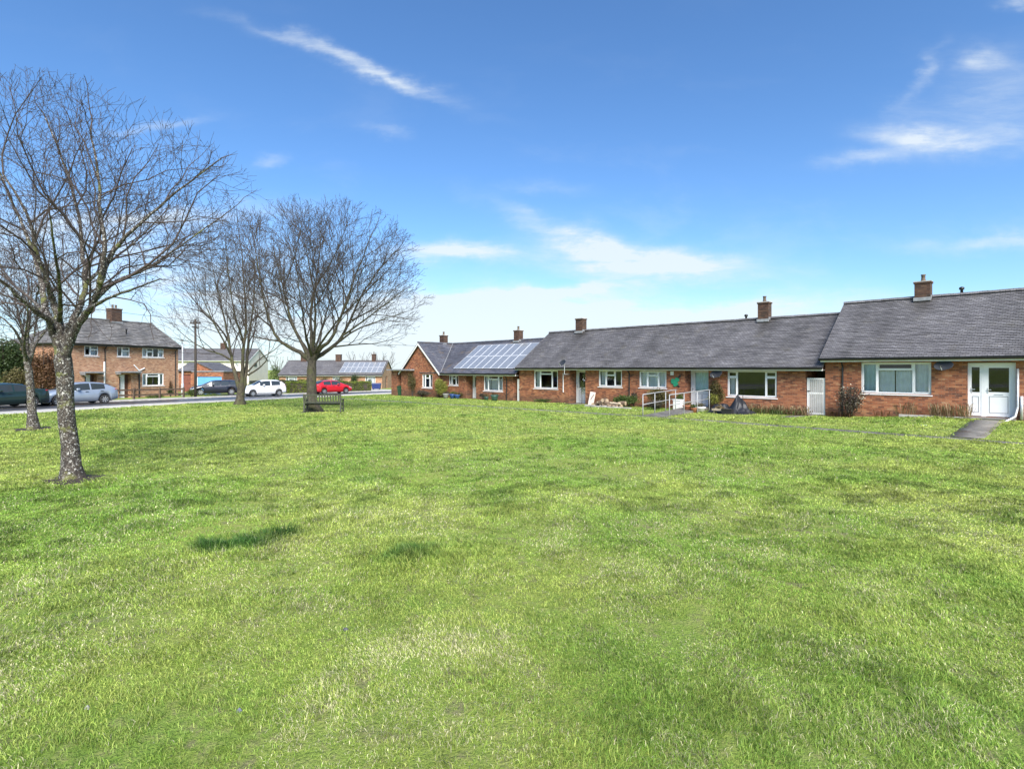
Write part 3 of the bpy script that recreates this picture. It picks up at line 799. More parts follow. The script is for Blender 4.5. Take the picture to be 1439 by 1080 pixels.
TRIM = basic('grey_panel_moulding', (0.30, 0.31, 0.32), 0.5, 0, 0.05)  # grey tone that makes the door panel mouldings stand out
def chimney(parent, x, y, z0, z1, w=0.62, d=0.42, pot=True, pots=1, flash_z=None):
    m = MB(); hw, hd = w / 2, d / 2
    m.box(x - hw, x + hw, y - hd, y + hd, z0, z1 - 0.10)
    m.box(x - hw - 0.035, x + hw + 0.035, y - hd - 0.035, y + hd + 0.035, z1 - 0.10, z1 - 0.03)
    m.mi = 1; m.prism([(x - hw - 0.05, z1 - 0.03), (x + hw + 0.05, z1 - 0.03), (x + hw + 0.02, z1 + 0.015), (x - hw - 0.02, z1 + 0.015)], y - hd - 0.05, y + hd + 0.05, 'y')
    o = m.build('chimney', [BRC, CONC], parent)
    if pot:
        for k in range(pots):
            px = x + (k - (pots - 1) / 2) * 0.3
            p = MB(); p.lathe([(0.10, 0), (0.105, 0.05), (0.085, 0.10), (0.08, 0.27), (0.10, 0.29), (0.10, 0.33), (0.07, 0.335), (0.07, 0.2)], 12, (px, y, z1 + 0.012))
            p.build('chimney_pot', basic('terracotta_pot', (0.115, 0.085, 0.06), 0.8, 0, 0.3, 8), o, smooth_=True)
    if flash_z is not None:
        f = MB(); f.box(x - hw - 0.03, x + hw + 0.03, y - hd - 0.09, y - hd - 0.004, flash_z - 0.10, flash_z + 0.06)
        f.box(x + hw + 0.003, x + hw + 0.03, y - hd - 0.004, y + hd * 0.4, flash_z + 0.0, flash_z + 0.16)
        f.build('flashing', LEAD, o)
    return o

def vent(parent, x, y, z):
    m = MB(); m.lathe([(0.055, -0.25), (0.055, 0.10), (0.09, 0.11), (0.105, 0.17), (0.085, 0.22), (0.03, 0.245)], 12, (x, y, z)); return m.build('roof_vent', BLACK, parent, smooth_=True)

def recess(wm, x0, x1, z0, z1, T, th=0.25):
    wm.box(x0 - 0.11, x0, th + 0.002, T + 0.12, z0, z1); wm.box(x1, x1 + 0.11, th + 0.002, T + 0.12, z0, z1)

def quick_gable(mb, x, y0, y1, ym, ze, zr, th=0.2):
    mb.prism([(y0, ze), (y1, ze), (ym, zr)], x, x + th, 'x')

YE, YR, DEP = -0.36, 3.5, 7.0
Z_ = TER.Z; S_ = TER.S
def oz(px, py, t=0.0): return TER.Z(px, py, t)

# ---------------------------------------------------------------- right bungalow (nearest)
def right_bungalow():
    ez, rz, fl = 2.70, 5.60, 0.20
    x0, x1 = 0.0, 15.0
    b = thing('bungalow', 'nearest brick bungalow at right with glazed white porch and stepped up grey roof', 'bungalow', (x0, 0, 0), TER)
    W0, W1 = S_(1210.5), S_(1309); wz0, wz1 = oz(1260, 553), oz(1260, 509)
    P0, P1 = S_(1359.7), S_(1428); pz0, pz1 = 0.28, 2.46
    wm = MB(); ops = [(W0, W1, wz0, wz1), (P0, P1, pz0, pz1), (9.5, 11.9, 1.2, 2.4)]
    wall_open(wm, x0, x1, -0.5, 2.62, 0, 0.25, ops); shell(wm, x0, x1, -0.5, 2.62, DEP)
    recess(wm, P0, P1, -0.2, 2.6, 0.5)
    for x in (x0, x1 - 0.2): quick_gable(wm, x, 0.0, DEP, YR, 2.62, rz - 0.12)
    wm.build('wall', BR, b)
    r = MB()
    slope(r, (x0 - 0.14, YE, ez), (x1, YE, ez), (x1, YR, rz), (x0 - 0.14, YR, rz))
    slope(r, (x1, DEP + 0.36, ez), (x0 - 0.14, DEP + 0.36, ez), (x0 - 0.14, YR, rz), (x1, YR, rz), sub=6)
    ro = r.build('roof', TILE_R, b)
    ridge_tiles(ro, (x0 - 0.14, YR, rz + 0.02), (x1, YR, rz + 0.02))
    gutter(ro, x0 - 0.16, x1, YE - 0.075, ez - 0.03)
    f = MB(); f.box(x0 - 0.1, x1, YE + 0.0, YE + 0.03, ez - 0.185, ez - 0.055); f.box(x0 - 0.1, x1, YE + 0.03, -0.003, ez - 0.175, ez - 0.16)
    f.build('fascia', WPAINT, ro)
    chimney(b, S_(1298, 3.45), 3.45, 4.9, 6.35, 0.62, 0.45, flash_z=5.52)
    vent(b, S_(1352, 3.5), 3.5, rz + 0.12)
    downpipe(b, S_(1184) + 0.03, -0.05, 0.0, ez - 0.05)
    window(b, W0, W1, wz0, wz1, 0.07, [(0.245, 0), (0.51, 0.235), (0.245, 0)], CURT_B, cur_cover=[(0.02, 0.24, 0, 1), (0.25, 0.485, 0, .74, CURT), (0.5, 0.74, 0, .74, CURT), (0.77, 0.98, 0, .97, CURT)])
    rb = MB(); rb.box(x0 + .3, x1 - .3, 3.4, 3.5, -.3, 2.5); rb.box(x0 + .3, x1 - .3, .3, 3.39, .2, .25); rb.box(x0 + .3, x1 - .3, .3, 3.39, 2.55, 2.6); rb.build('room_and_shade_panels', DARKIN, b)
    # porch: a side light and a door in one white frame
    ps = P0 + (P1 - P0) * 0.335
    y = 0.16
    g = (0.16, 0.84, 0.44, 0.94)
    door(b, P0, ps, pz0, pz1 - 0.02, y, (0.14, 0.86, 0.46, 0.95), 1, name='side_light', slot=False, fr=0.07)
    door(b, ps, P1 - 0.05, pz0, pz1 - 0.02, y, (0.10, 0.90, 0.47, 0.94), 1, fr=0.08)
    m = MB(); m.box(P1 - 0.05, P1, y, y + 0.07, pz0, pz1 - 0.02); m.build('door_frame', WHITE, b)
    st = MB(); st.box(P0 - 0.02, P1 + 0.02, -0.62, 0.30, -0.1, 0.27); st.box(P0 + 0.02, P1 + 0.12, -1.15, -0.623, -0.1, 0.15)
    st.build('doorstep', PATHM, b, bevel=0.012)
    # white waste pipe by the porch
    p = MB(); q = S_(1427) + 0.08
    p.tube([(q, -0.06, ez - 0.5), (q, -0.06, 0.75), (q - 0.02, -0.08, 0.62), (q - 0.06, -0.3, 0.36), (q - 0.34, -1.0, 0.16)], 0.04, 8)
    p.tube([(q + 0.11, -0.07, 0.25), (q + 0.11, -0.07, 1.15)], 0.05, 8); p.build('waste_pipe', METAL, b, smooth_=True)
    e = MB(); rr = random.Random(4); x = S_(1268)
    while x < P0 - 0.2:
        w = rr.uniform(0.3, 0.5); e.box(x, x + w - 0.012, -0.62 + rr.uniform(-.02, .02), -0.5, -0.05, 0.26 + rr.uniform(-.015, .015)); x += w
    eo = e.build('bed_edging', CONC, None, bevel=0.01, xf=None)
    eo.location = TER.w(0, 0, 0); eo.rotation_euler = (0, 0, TER.a); props(eo, 'low concrete edging of the flower bed under the nearest bungalow window', 'bed edging')
right_bungalow()

# ---------------------------------------------------------------- long double bungalow in the middle
def middle_bungalow():
    ez, rz = 2.28, 5.08
    x0, x1, xg = -20.9, -0.004, S_(1133)
    b = thing('bungalow', 'long middle bungalow of two brick homes under one grey tiled roof', 'bungalow', (x0, 0, 0), TER)
    top = 2.16
    def wz(px, a, c): return oz(px, c), min(oz(px, a), top - 0.04)
    wins = [(750.5, 784.5, 520, 545.5, [(.27, 0), (.47, .22), (.26, 0)]), (841.5, 874.5, 519.5, 543, [(.32, 0), (.36, .33), (.32, 0)]),
            (898.5, 937, 521, 544.5, [(.31, 0), (.38, .3), (.31, 0)]), (1022.5, 1092, 521, 557.5, [(.2, .24), (.58, 0), (.22, .24)])]
    doors = [(800.6, 823, 0.70), (963.2, 996, 0.62)]
    ops = []; fl = [-0.18, -0.03]
    for a, c, t, bt, cols in wins:
        z0, z1 = wz((a + c) / 2, t, bt); ops.append((S_(a), S_(c), z0, z1))
    dops = [(S_(a), S_(c), fl[i], top - 0.02) for i, (a, c, T) in enumerate(doors)]
    wm = MB(); wall_open(wm, x0, xg, -0.7, top, 0, 0.25, ops + dops)
    wm.box(x0, x0 + .25, .252, DEP, -0.7, top); wm.box(xg - 0.25, xg, .252, DEP, -0.7, top); wm.box(x0 + .25, xg - .25, DEP - .25, DEP, -0.7, top)
    for (a, c, z0, z1), (p, q, T) in zip(dops, doors): recess(wm, a, c, -0.5, top, T)
    wm.box(xg + 0.002, -0.006, 4.0, 4.1, -0.7, top)  # cross wall added behind the gate to block light through the passage
    for x in (x0, -0.22): quick_gable(wm, x, 0.0, DEP, YR, top, rz - 0.12)
    wm.build('wall', BR, b)
    r = MB()
    slope(r, (x0 - 0.12, YE, ez), (x1, YE, ez), (x1, YR, rz), (x0 - 0.12, YR, rz))
    slope(r, (x1, DEP + .36, ez), (x0 - .12, DEP + .36, ez), (x0 - .12, YR, rz), (x1, YR, rz), sub=6)
    ro = r.build('roof', TILE_M, b)
    ridge_tiles(ro, (x0 - 0.12, YR, rz + 0.02), (x1, YR, rz + 0.02))
    gutter(ro, x0 - 0.14, x1, YE - 0.075, ez - 0.03)
    f = MB(); f.box(x0 - 0.1, x1, YE, YE + 0.03, ez - 0.18, ez - 0.055); f.box(x0 - 0.1, x1, YE + 0.03, -0.003, ez - 0.15, ez - 0.135); f.build('fascia', WPAINT, ro)
    chimney(b, S_(817, 3.42), 3.42, 4.3, oz(817, 447.5, 3.42), 0.66, 0.5, pot=False, flash_z=4.99)
    chimney(b, S_(1075, 3.42), 3.42, 4.3, oz(1075, 424.5, 3.42), 0.6, 0.45, flash_z=4.99)
    vent(b, S_(1049, 3.5), 3.5, rz + 0.1)
    downpipe(b, S_(885.5), -0.05, -0.3, ez - 0.05); 
    pw = MB(); pw.tube([(S_(792.5), -0.04, oz(792, 551)), (S_(792.5), -0.04, 1.9)], 0.028, 8); pw.build('waste_pipe', WHITE, b)
    cov = [([(0.02, 0.2, 0, 1)], CURT), ([(0.03, .2, 0, 1)], CURT), ([(0, 1, 0, .96)], CURT), ([(0.02, 0.12, 0, .72)], CURT)]
    for i, (a, c, z0, z1) in enumerate(ops):
        window(b, a, c, z0, z1, 0.06, wins[i][4], cov[i][1], cur_cover=cov[i][0])
    (a, c, z0, z1), T = dops[0], 0.70
    door(b, a + 0.03, c - 0.02, z0, z1 - 0.02, T, (0.16, 0.84, 0.48, 0.95), 1)
    (a, c, z0, z1), T = dops[1], 0.62
    d = door(b, a + 0.03, c - 0.02, z0, z1 - 0.02, T, (0.17, 0.83, 0.45, 0.96), 2)
    cm = MB(); n = 40
    for i in range(n):
        p, q = a + 0.18 + (c - a - 0.36) * i / n, a + 0.18 + (c - a - 0.36) * (i + 1) / n
        w = lambda k: T + 0.12 + 0.02 * math.sin(k * 1.1)
        cm.face([(p, w(i), 0.95), (q, w(i + 1), 0.95), (q, w(i + 1), 2.0), (p, w(i), 2.0)])
    cm.build('curtain', CURT_B, d, smooth_=True)
    rb = MB(); rb.box(x0 + 0.3, xg - 0.3, 3.4, 3.5, -0.6, 2.1); rb.box(x0 + .3, xg - .3, .75, 3.39, -.1, .02); rb.box(x0 + .3, xg - .3, .75, 3.39, 2.1, 2.15); rb.box(xg + .004, -.008, .2, 1.58, -.1, .03); rb.box(xg + .004, -.008, 1.6, 1.7, -.3, 2.1); rb.build('room_and_shade_panels', DARKIN, b)  # last two boxes: added passage floor and back, coloured dark as shade
    # meter box on the wall between the windows
    mb = MB(); mb.box(S_(943), S_(947.5), -0.05, -0.002, oz(945, 527), oz(945, 521.5)); mb.build('alarm_box', WPAINT, b, bevel=0.008)
    return ops
middle_bungalow()

# ---------------------------------------------------------------- solar roof bungalow with the cross gable
def solar_bungalow():
    ez, rz = 1.83, 4.63
    sc_ = -33.8; x0, x1 = sc_ - 3.12, -20.95
    xl = S_(726)                                               # right end of the walls, before the passage
    yg = -0.32                                                 # the gable stands a little proud
    b = thing('bungalow', 'brick bungalow with cross gable and weathered slate roof carrying solar panels', 'bungalow', (x0, 0, -0.3), TER)
    top = 1.70; rx = S_(617, yg)
    wins = [(631, 644.5, 525.5, 541, [(.3, 0), (.4, .35), (.3, 0)]), (680, 707, 527, 549, [(.24, 0), (.52, .26), (.24, 0)])]
    ops = []
    for a, c, t, bt, cols in wins:
        ops.append((S_(a), S_(c), oz((a + c) / 2, bt), min(oz((a + c) / 2, t), top - 0.03)))
    dop = (S_(655.5), S_(669.5), -0.30, top - 0.02)
    xw = S_(721.5)
    wm = MB(); wall_open(wm, rx, xw, -0.9, top, 0, 0.25, ops + [dop]); recess(wm, dop[0], dop[1], -0.7, top, 0.7)
    wm.box(xw - .25, xw, .252, DEP, -.9, top); wm.box(x0, xw - .25, DEP - .25, DEP, -.9, top); wm.box(x0, x0 + .25, yg + .252, DEP - .25, -.9, top)
    g = (S_(593.5, yg), S_(608, yg), oz(601, 544.5, yg), oz(601, 525, yg))
    wall_open(wm, x0, rx, -0.9, top, yg, 0.25, [g])
    wm.box(rx - 0.25, rx - 0.001, yg + .252, 0.2, -.9, top)
    wm.prism([(x0, top), (rx, top), (sc_, rz - 0.13)], yg, yg + 0.25, 'y')
    quick_gable(wm, xw - 0.25, 0.25, DEP, YR, top, rz - 0.25)
    wm.build('wall', BR, b)
    r = MB()
    slope(r, (sc_, YE, ez), (x1, YE, ez), (x1, YR, rz), (sc_, YR, rz))
    slope(r, (x1, DEP + .36, ez), (x0 - .1, DEP + .36, ez), (x0 - .1, YR, rz), (x1, YR, rz), sub=6)
    hw = 3.32; yf = yg - 0.20
    slope(r, (sc_ + hw, yf, ez), (sc_ + hw, YR, ez), (sc_, YR, rz + 0.005), (sc_, yf, rz + 0.005))
    slope(r, (sc_ - hw, YR, ez), (sc_ - hw, yf, ez), (sc_, yf, rz + 0.005), (sc_, YR, rz + 0.005))
    ro = r.build('roof', TILE_B, b)
    ridge_tiles(ro, (sc_, YR, rz + 0.02), (x1, YR, rz + 0.02), mat=TILE_B)
    rt = ridge_tiles(ro, (sc_, yf, rz + 0.025), (sc_, YR - 0.1, rz + 0.025), mat=TILE_B)
    gutter(ro, rx + 0.3, x1, YE - 0.075, ez - 0.03)
    # white barge boards of the gable
    bb = MB()
    for s in (-1, 1):
        ex, e_z = sc_ + s * (hw + 0.02), ez - 0.06
        poly = [(sc_, rz - 0.06), (sc_, rz - 0.25), (ex, e_z - 0.15), (ex, e_z + 0.02)]
        bb.prism(poly, yf - 0.02, yf + 0.02, 'y')
    bb.build('barge_boards', WPAINT, ro)
    f = MB(); f.box(rx + 0.2, x1, YE, YE + .03, ez - 0.19, ez - 0.055); f.box(rx + 0.2, x1, YE + .03, -.003, ez - .15, ez - .135); f.build('fascia', WPAINT, ro)
    # lead valley
    vl = MB(); k = (rz - ez) / hw
    ye_ = YE + 0.02
    vl.tube([(sc_ + hw * 0.98, YE + 0.08, ez + 0.08), (sc_ + 0.05, YR - 0.03, rz + 0.02)], 0.03, 6); vl.build('valley', LEAD, ro)
    chimney(b, S_(729, 3.4), 3.4, 3.9, oz(729, 464, 3.4), 0.62, 0.5, flash_z=4.52)
    chimney(b, S_(624, 2.6), 2.6, 3.9, oz(624, 471, 2.6), 0.66, 0.5, flash_z=4.55)
    downpipe(b, S_(713), -0.05, -0.4, ez - 0.05)
    for i, (a, c, z0, z1) in enumerate(ops):
        window(b, a, c, z0, z1, 0.06, wins[i][4], CURT, cur_cover=[[(0, .25, 0, 1)], [(0, .3, 0, 1), (.33, .98, 0, .8)]][i])
    window(b, *g, yg + 0.06, [(.28, 0), (.42, .33), (.3, 0)], CURT, cur_cover=[(0, .18, 0, 1), (.8, 1, 0, 1)])
    door(b, dop[0] + .03, dop[1] - .02, dop[2], dop[3] - .02, 0.70, (0.2, 0.8, 0.5, 0.94), 1)
    rb = MB(); rb.box(x0 + .3, xw - .3, 3.4, 3.5, -.8, 1.6); rb.box(x0 + .3, xw - .3, .85, 3.39, -.4, -.3); rb.box(x0 + .3, xw - .3, .85, 3.39, 1.62, 1.68); rb.build('room_and_shade_panels', DARKIN, b)
    # flat roofed porch at the left end, with two brick piers and a white door between them
    yp = yg - 0.02
    pz = oz(570, 520.5, yp - 0.4)
    p = MB(); pl0, pl1 = S_(550.5, yp), S_(558.5, yp); pr0, pr1 = S_(566.8, yp), S_(572.5, yp)
    p.box(pl0, pl1, yp, yp + 2.6, -1.0, pz - 0.02); p.box(pr0, x0 - 0.003, yp, yp + 0.3, -1.0, pz - 0.02)
    p.box(pl1, x0 - 0.003, yp + 2.35, yp + 2.6, -1.0, pz - 0.02)
    po = p.build('porch', BR, b)
    c = MB(); c.box(pl0 - 0.15, sc_ - 1.0 + 0.2, yp - 0.5, yp - 0.02, pz, pz + 0.13); c.box(pl0 - 0.15, x0 - 0.1, yp - 0.02, yp + 2.7, pz, pz + 0.13); c.build('porch_roof', LEAD, po, bevel=0.01)
    door(b, pl1 + 0.02, pr0 - 0.0, -0.5, pz - 0.1, yp + 0.95, None, 1, name='porch_door', mat=WPAINT, slot=False)
solar_bungalow()

def solar_array(name, label, A, B, C, D, frame, nx, nz, gap=0.022, lift=0.10, parent_loc=(0, 0, 0)):
    """rows of panels on rails lying on a roof slope: A,B eave corners and D,C ridge corners of the field"""
    t = thing(name, label, 'solar panels', parent_loc, frame)
    A, B, C, D = map(Vector, (A, B, C, D)); nrm = (B - A).cross(D - A).normalized()
    rails = MB()
    def P(u, v, h): return A.lerp(B, u).lerp(D.lerp(C, u), v) + nrm * h
    for v_ in [x for k in range(nz) for x in ((k + .25) / nz, (k + .75) / nz)]:
        rails.tube([P(0.004, v_, lift - 0.05), P(0.996, v_, lift - 0.05)], 0.025, 4)
    for u_ in np.linspace(0.02, 0.98, nx + 1):
        for v_ in ((0.5 * 1 / nz, 1 - 0.5 / nz)): rails.tube([P(u_, v_, 0.0), P(u_, v_, lift - 0.03)], 0.025, 4)
    rails.build('mounting_rails', METAL, t)
    gu, gv = gap / (B - A).length, gap / (D - A).length
    m, ntt, p = newmat(name + '_cells') if 'PV' not in globals() else (None,) * 3
    if m:
        uv = N(ntt, 'ShaderNodeUVMap'); uv.uv_map = 'UVMap'
        br = N(ntt, 'ShaderNodeTexBrick'); ntt.links.new(uv.outputs[0], br.inputs[0]); br.offset = 0.0
        br.inputs['Scale'].default_value = 1; br.inputs['Brick Width'].default_value = 0.16; br.inputs['Row Height'].default_value = 0.16; br.inputs['Mortar Size'].default_value = 0.003
        br.inputs['Color1'].default_value = (0.16, 0.175, 0.20, 1); br.inputs['Color2'].default_value = (0.19, 0.205, 0.23, 1); br.inputs['Mortar'].default_value = (0.34, 0.355, 0.37, 1)
        ntt.links.new(br.outputs[0], p.inputs['Base Color']); p.inputs['Roughness'].default_value = 0.16; p.inputs['Coat Weight'].default_value = 0.6; p.inputs['Coat Roughness'].default_value = 0.04
        globals()['PV'] = m
    for i in range(nx):
        for j in range(nz):
            u0, u1, v0, v1 = i / nx + gu / 2, (i + 1) / nx - gu / 2, j / nz + gv / 2, (j + 1) / nz - gv / 2
            k = MB(); fu, fv = 0.032 / (B - A).length, 0.032 / (D - A).length
            o4 = [(u0, v0), (u1, v0), (u1, v1), (u0, v1)]; i4 = [(u0 + fu, v0 + fv), (u1 - fu, v0 + fv), (u1 - fu, v1 - fv), (u0 + fu, v1 - fv)]
            ob = [P(a, c, lift - 0.035) for a, c in o4]; ot = [P(a, c, lift) for a, c in o4]; it = [P(a, c, lift) for a, c in i4]; il = [P(a, c, lift - 0.004) for a, c in i4]
            vs = ob + ot + it + il; fs = [(3, 2, 1, 0)]
            for q in range(4):
                w = (q + 1) % 4; fs += [(q, w, 4 + w, 4 + q), (4 + q, 4 + w, 8 + w, 8 + q), (8 + q, 8 + w, 12 + w, 12 + q)]
            k.faces(vs, fs); po = k.build('solar_panel', METAL_L, t)
            c = MB(); c.face(il); c.build('cells', globals()['PV'], po)
METAL_L = basic('aluminium_frame', (0.72, 0.73, 0.74), 0.35, 0.3, 0.05, 8)
def on_main(px, f):                                             # point of the solar bungalow's front slope at photo column px and share f of the slope
    y = YE + (YR - YE) * f; return (S_(px, y), y, 1.83 + 2.8 * f)
f0, f1 = 0.115, 0.86
def tilt(a, f): y = YE + (YR - YE) * f; return (a, y, 1.83 + 2.8 * f)
sa, sb_ = on_main(638, f0)[0], on_main(724, f0)[0]
solar_array('solar_array', 'sixteen framed solar panels in two rows on the roof beside the cross gable', tilt(sa, f0), tilt(sb_, f0), tilt(sb_, f1), tilt(sa, f1), TER, 8, 2, parent_loc=(sa, 1.2, 3.0))

# passage door between the solar bungalow and the middle one, and the slatted gate of the next passage
def passage_door():
    t = thing('passage_door', 'plain white boarded door closing the passage beside the solar bungalow', 'door', (S_(729), 0.15, -0.3), TER)
    a, c = S_(722.2), -20.905
    m = MB(); x = a + 0.27; n = 6
    w = (c - 0.03 - x) / n
    for k in range(n): m.box(x + k * w, x + (k + 1) * w - 0.008, 0.14, 0.165, -0.32, 1.42)
    m.box(x, c - 0.03, 0.166, 0.19, -0.15, -0.03); m.box(x, c - 0.03, 0.166, 0.19, 1.15, 1.27)
    m.build('door_leaf', WPAINT, t)
    h = MB(); h.box(c - 0.16, c - 0.12, 0.10, 0.139, 0.55, 0.68); h.build('handle', BLACK, t)
    return t
passage_door()
def slatted_gate():
    a, c = S_(1134), -0.02; z0, z1 = -0.02, oz(1148, 531)
    t = thing('garden_gate', 'tall white slatted gate in the dark passage between the two nearest bungalows', 'gate', ((a + c) / 2, 0.1, z0), TER)
    m = MB(); m.box(a, a + 0.09, 0.06, 0.12, z0, z1); m.box(c - 0.09, c, 0.06, 0.12, z0, z1); m.box(a + .09, c - .09, 0.065, 0.115, z1 - 0.07, z1); m.box(a + .09, c - .09, 0.065, 0.115, z0 + 0.02, z0 + 0.10); m.box(a + .09, c - .09, 0.065, 0.115, 0.98, 1.06)
    m.build('frame', WPAINT, t)
    n = 7; w = (c - a - 0.18) / n
    for k in range(n):
        s_ = MB(); s_.box(a + 0.09 + (k + 0.27) * w, a + 0.09 + (k + 0.73) * w, 0.045, 0.063, z0 + 0.02, z1 - 0.005); s_.build('slat', WPAINT, t)
    l = MB(); l.box(a + .02, a + 0.14, 0.03, 0.044, 1.1, 1.14); l.build('latch', BLACK, t)
slatted_gate()
# ---------------------------------------------------------------- two storey house across the road
def brick_house():
    F = HOU; S = F.S; Z = F.Z
    ez, rz = 4.25, 6.60; x1, x0 = 0.0, S(99); top = 4.12
    b = thing('house', 'two storey orange brick house with mossy grey roof behind the roadside trees', 'house', (x1, 0, -0.45), F)
    def win(px0, px1, py0, py1): return (S(px0), S(px1), Z((px0 + px1) / 2, py1), min(Z((px0 + px1) / 2, py0), top - 0.02))
    wins = [(win(119, 139, 483, 499.8), [(.45, 0), (.55, .42)]), (win(165, 183.2, 485, 501), [(.42, 0), (.58, .42)]), (win(200.3, 231, 487, 502), [(.22, 0), (.28, .4), (.25, 0), (.25, .4)]),
            (win(200.3, 231, 524.3, 541.5), [(.22, 0), (.56, .26), (.22, 0)])]
    dz = -0.35
    doors = [(S(119.5), S(136.5), dz, Z(127, 526)), (S(168), S(184.5), dz, Z(176, 526))]
    wm = MB(); wall_open(wm, x0, x1, -1.2, top, 0, 0.25, [w[0] for w in wins] + doors); 
    wm.box(x0, x0 + .25, .252, 7, -1.2, top); wm.box(x1 - .25, x1, .252, 7, -1.2, top); wm.box(x0 + .25, x1 - .25, 6.75, 7, -1.2, top)
    quick_gable(wm, x1 - 0.25, 0, 7, 3.5, top, rz - .13, 0.25)
    for d in doors: recess(wm, d[0], d[1], -1.0, d[3] + 0.1, 0.5)
    wm.build('wall', BRH, b)
    r = MB()
    slope(r, (x0 - .36, -.38, ez), (x1 + .15, -.38, ez), (x1 + .15, 3.5, rz), (x0 + 3.3, 3.5, rz), gauge=0.30, lip=0.035, sub=0.6, jit=0.012)
    slope(r, (x0 - .36, 7.38, ez), (x0 - .36, -.38, ez), (x0 + 3.3, 3.48, rz), (x0 + 3.3, 3.52, rz), gauge=0.3, lip=0.035, sub=0.9)
    slope(r, (x1 + .15, 7.38, ez), (x0 - .36, 7.38, ez), (x0 + 3.3, 3.5, rz), (x1 + .15, 3.5, rz), gauge=0.3, sub=5)
    ro = r.build('roof', TILE_H, b)
    ridge_tiles(ro, (x0 + 3.3, 3.5, rz + .02), (x1 + .15, 3.5, rz + .02), mat=TILE_H)
    gutter(ro, x0 - .15, x1 + .15, -.45, ez - .02)
    f = MB(); f.box(x0 - .12, x1 + .12, -.38, -.35, ez - .2, ez - .055); f.box(x0 - .12, x1 + .12, -.35, -.003, ez - .15, ez - .135); f.build('fascia', basic('dark_fascia', (0.05, 0.045, 0.04), 0.6), ro)
    chimney(b, S(161, 3.5), 3.5, 6.0, Z(161, 433.5, 3.5), 0.95, 0.7, pot=True, pots=2, flash_z=6.45)
    vent(b, S(178, 1.3), 1.3, 5.55)
    for (w, cols) in wins:
        window(b, *w, 0.05, cols, CURT, cur_cover=[(0, .22, 0, 1), (.78, 1, 0, 1)] if w[1] - w[0] > 2 else [(0.5, 1, 0, .7)])
    for d in doors:
        xm = d[0] + (d[1] - d[0]) * 0.12
        door(b, d[0] + .02, d[1] - (d[1] - d[0]) * 0.30, d[2], d[3] - .02, 0.35, (0.08, 0.5, 0.2, 0.95), 1)
        pm = MB(); pm.box(d[1] - (d[1] - d[0]) * .29, d[1] - .01, .36, .42, d[2], d[3] - .02); pm.build('door_panel', basic('brown_wood', (0.09, 0.04, 0.025), 0.6), b)
    for (a, c, py) in ((112, 141, 523), (162, 193, 522.5)):
        m = MB(); z = Z((a + c) / 2, py); m.box(S(a), S(c), -0.62, -0.003, z - 0.06, z + 0.06); m.box(S(a) + .05, S(a) + .12, -.55, -.003, z - .2, z - .061); m.box(S(c) - .12, S(c) - .05, -.55, -.003, z - .2, z - .061)
        m.build('door_canopy', LEAD, b, bevel=0.01)
    downpipe(b, S(147.5), -0.05, Z(147, 526), ez - .05); 
    pw = MB(); pw.tube([(S(146.6), -.05, Z(146, 540)), (S(146.6), -.05, Z(146, 508))], .06, 8); pw.build('waste_pipe', WHITE, b)
    downpipe(b, S(246.5), -.05, -.6, ez - .05)
    m = MB(); xq = S(195.5); zj = Z(195, 521)
    m.tube([(xq, -.05, -.6), (xq, -.05, zj)], .055, 8); m.build('soil_pipe', BLACK, b)
    m = MB(); m.tube([(xq, -.06, zj + .02), (S(188), -.06, Z(188, 512.5))], .045, 8); m.tube([(xq, -.06, zj + .02), (S(203), -.06, Z(203, 517))], .045, 8); m.build('waste_pipe', WHITE, b)
    # television aerial
    a = MB(); ax, az = S(163, 3.5), Z(161, 433.5, 3.5)
    a.tube([(ax, 3.6, az - .4), (ax, 3.6, az + 1.6)], .02, 6); a.tube([(ax - .5, 3.6, az + 1.5), (ax + .5, 3.6, az + 1.5)], .012, 5)
    for k in range(7): a.tube([(ax - .5 + k * .16, 3.35, az + 1.5), (ax - .5 + k * .16, 3.85, az + 1.5)], .008, 4)
    a.build('aerial', METAL, b)
    rb = MB(); rb.box(x0 + .3, x1 - .3, 3.2, 3.3, -1, 4.0); rb.box(x0 + .3, x1 - .3, .6, 3.19, -.4, -.32); rb.box(x0 + .3, x1 - .3, .6, 3.19, 1.9, 2.0); rb.box(x0 + .3, x1 - .3, .6, 3.19, 4.0, 4.1); rb.build('room_and_shade_panels', DARKIN, b)
brick_house()

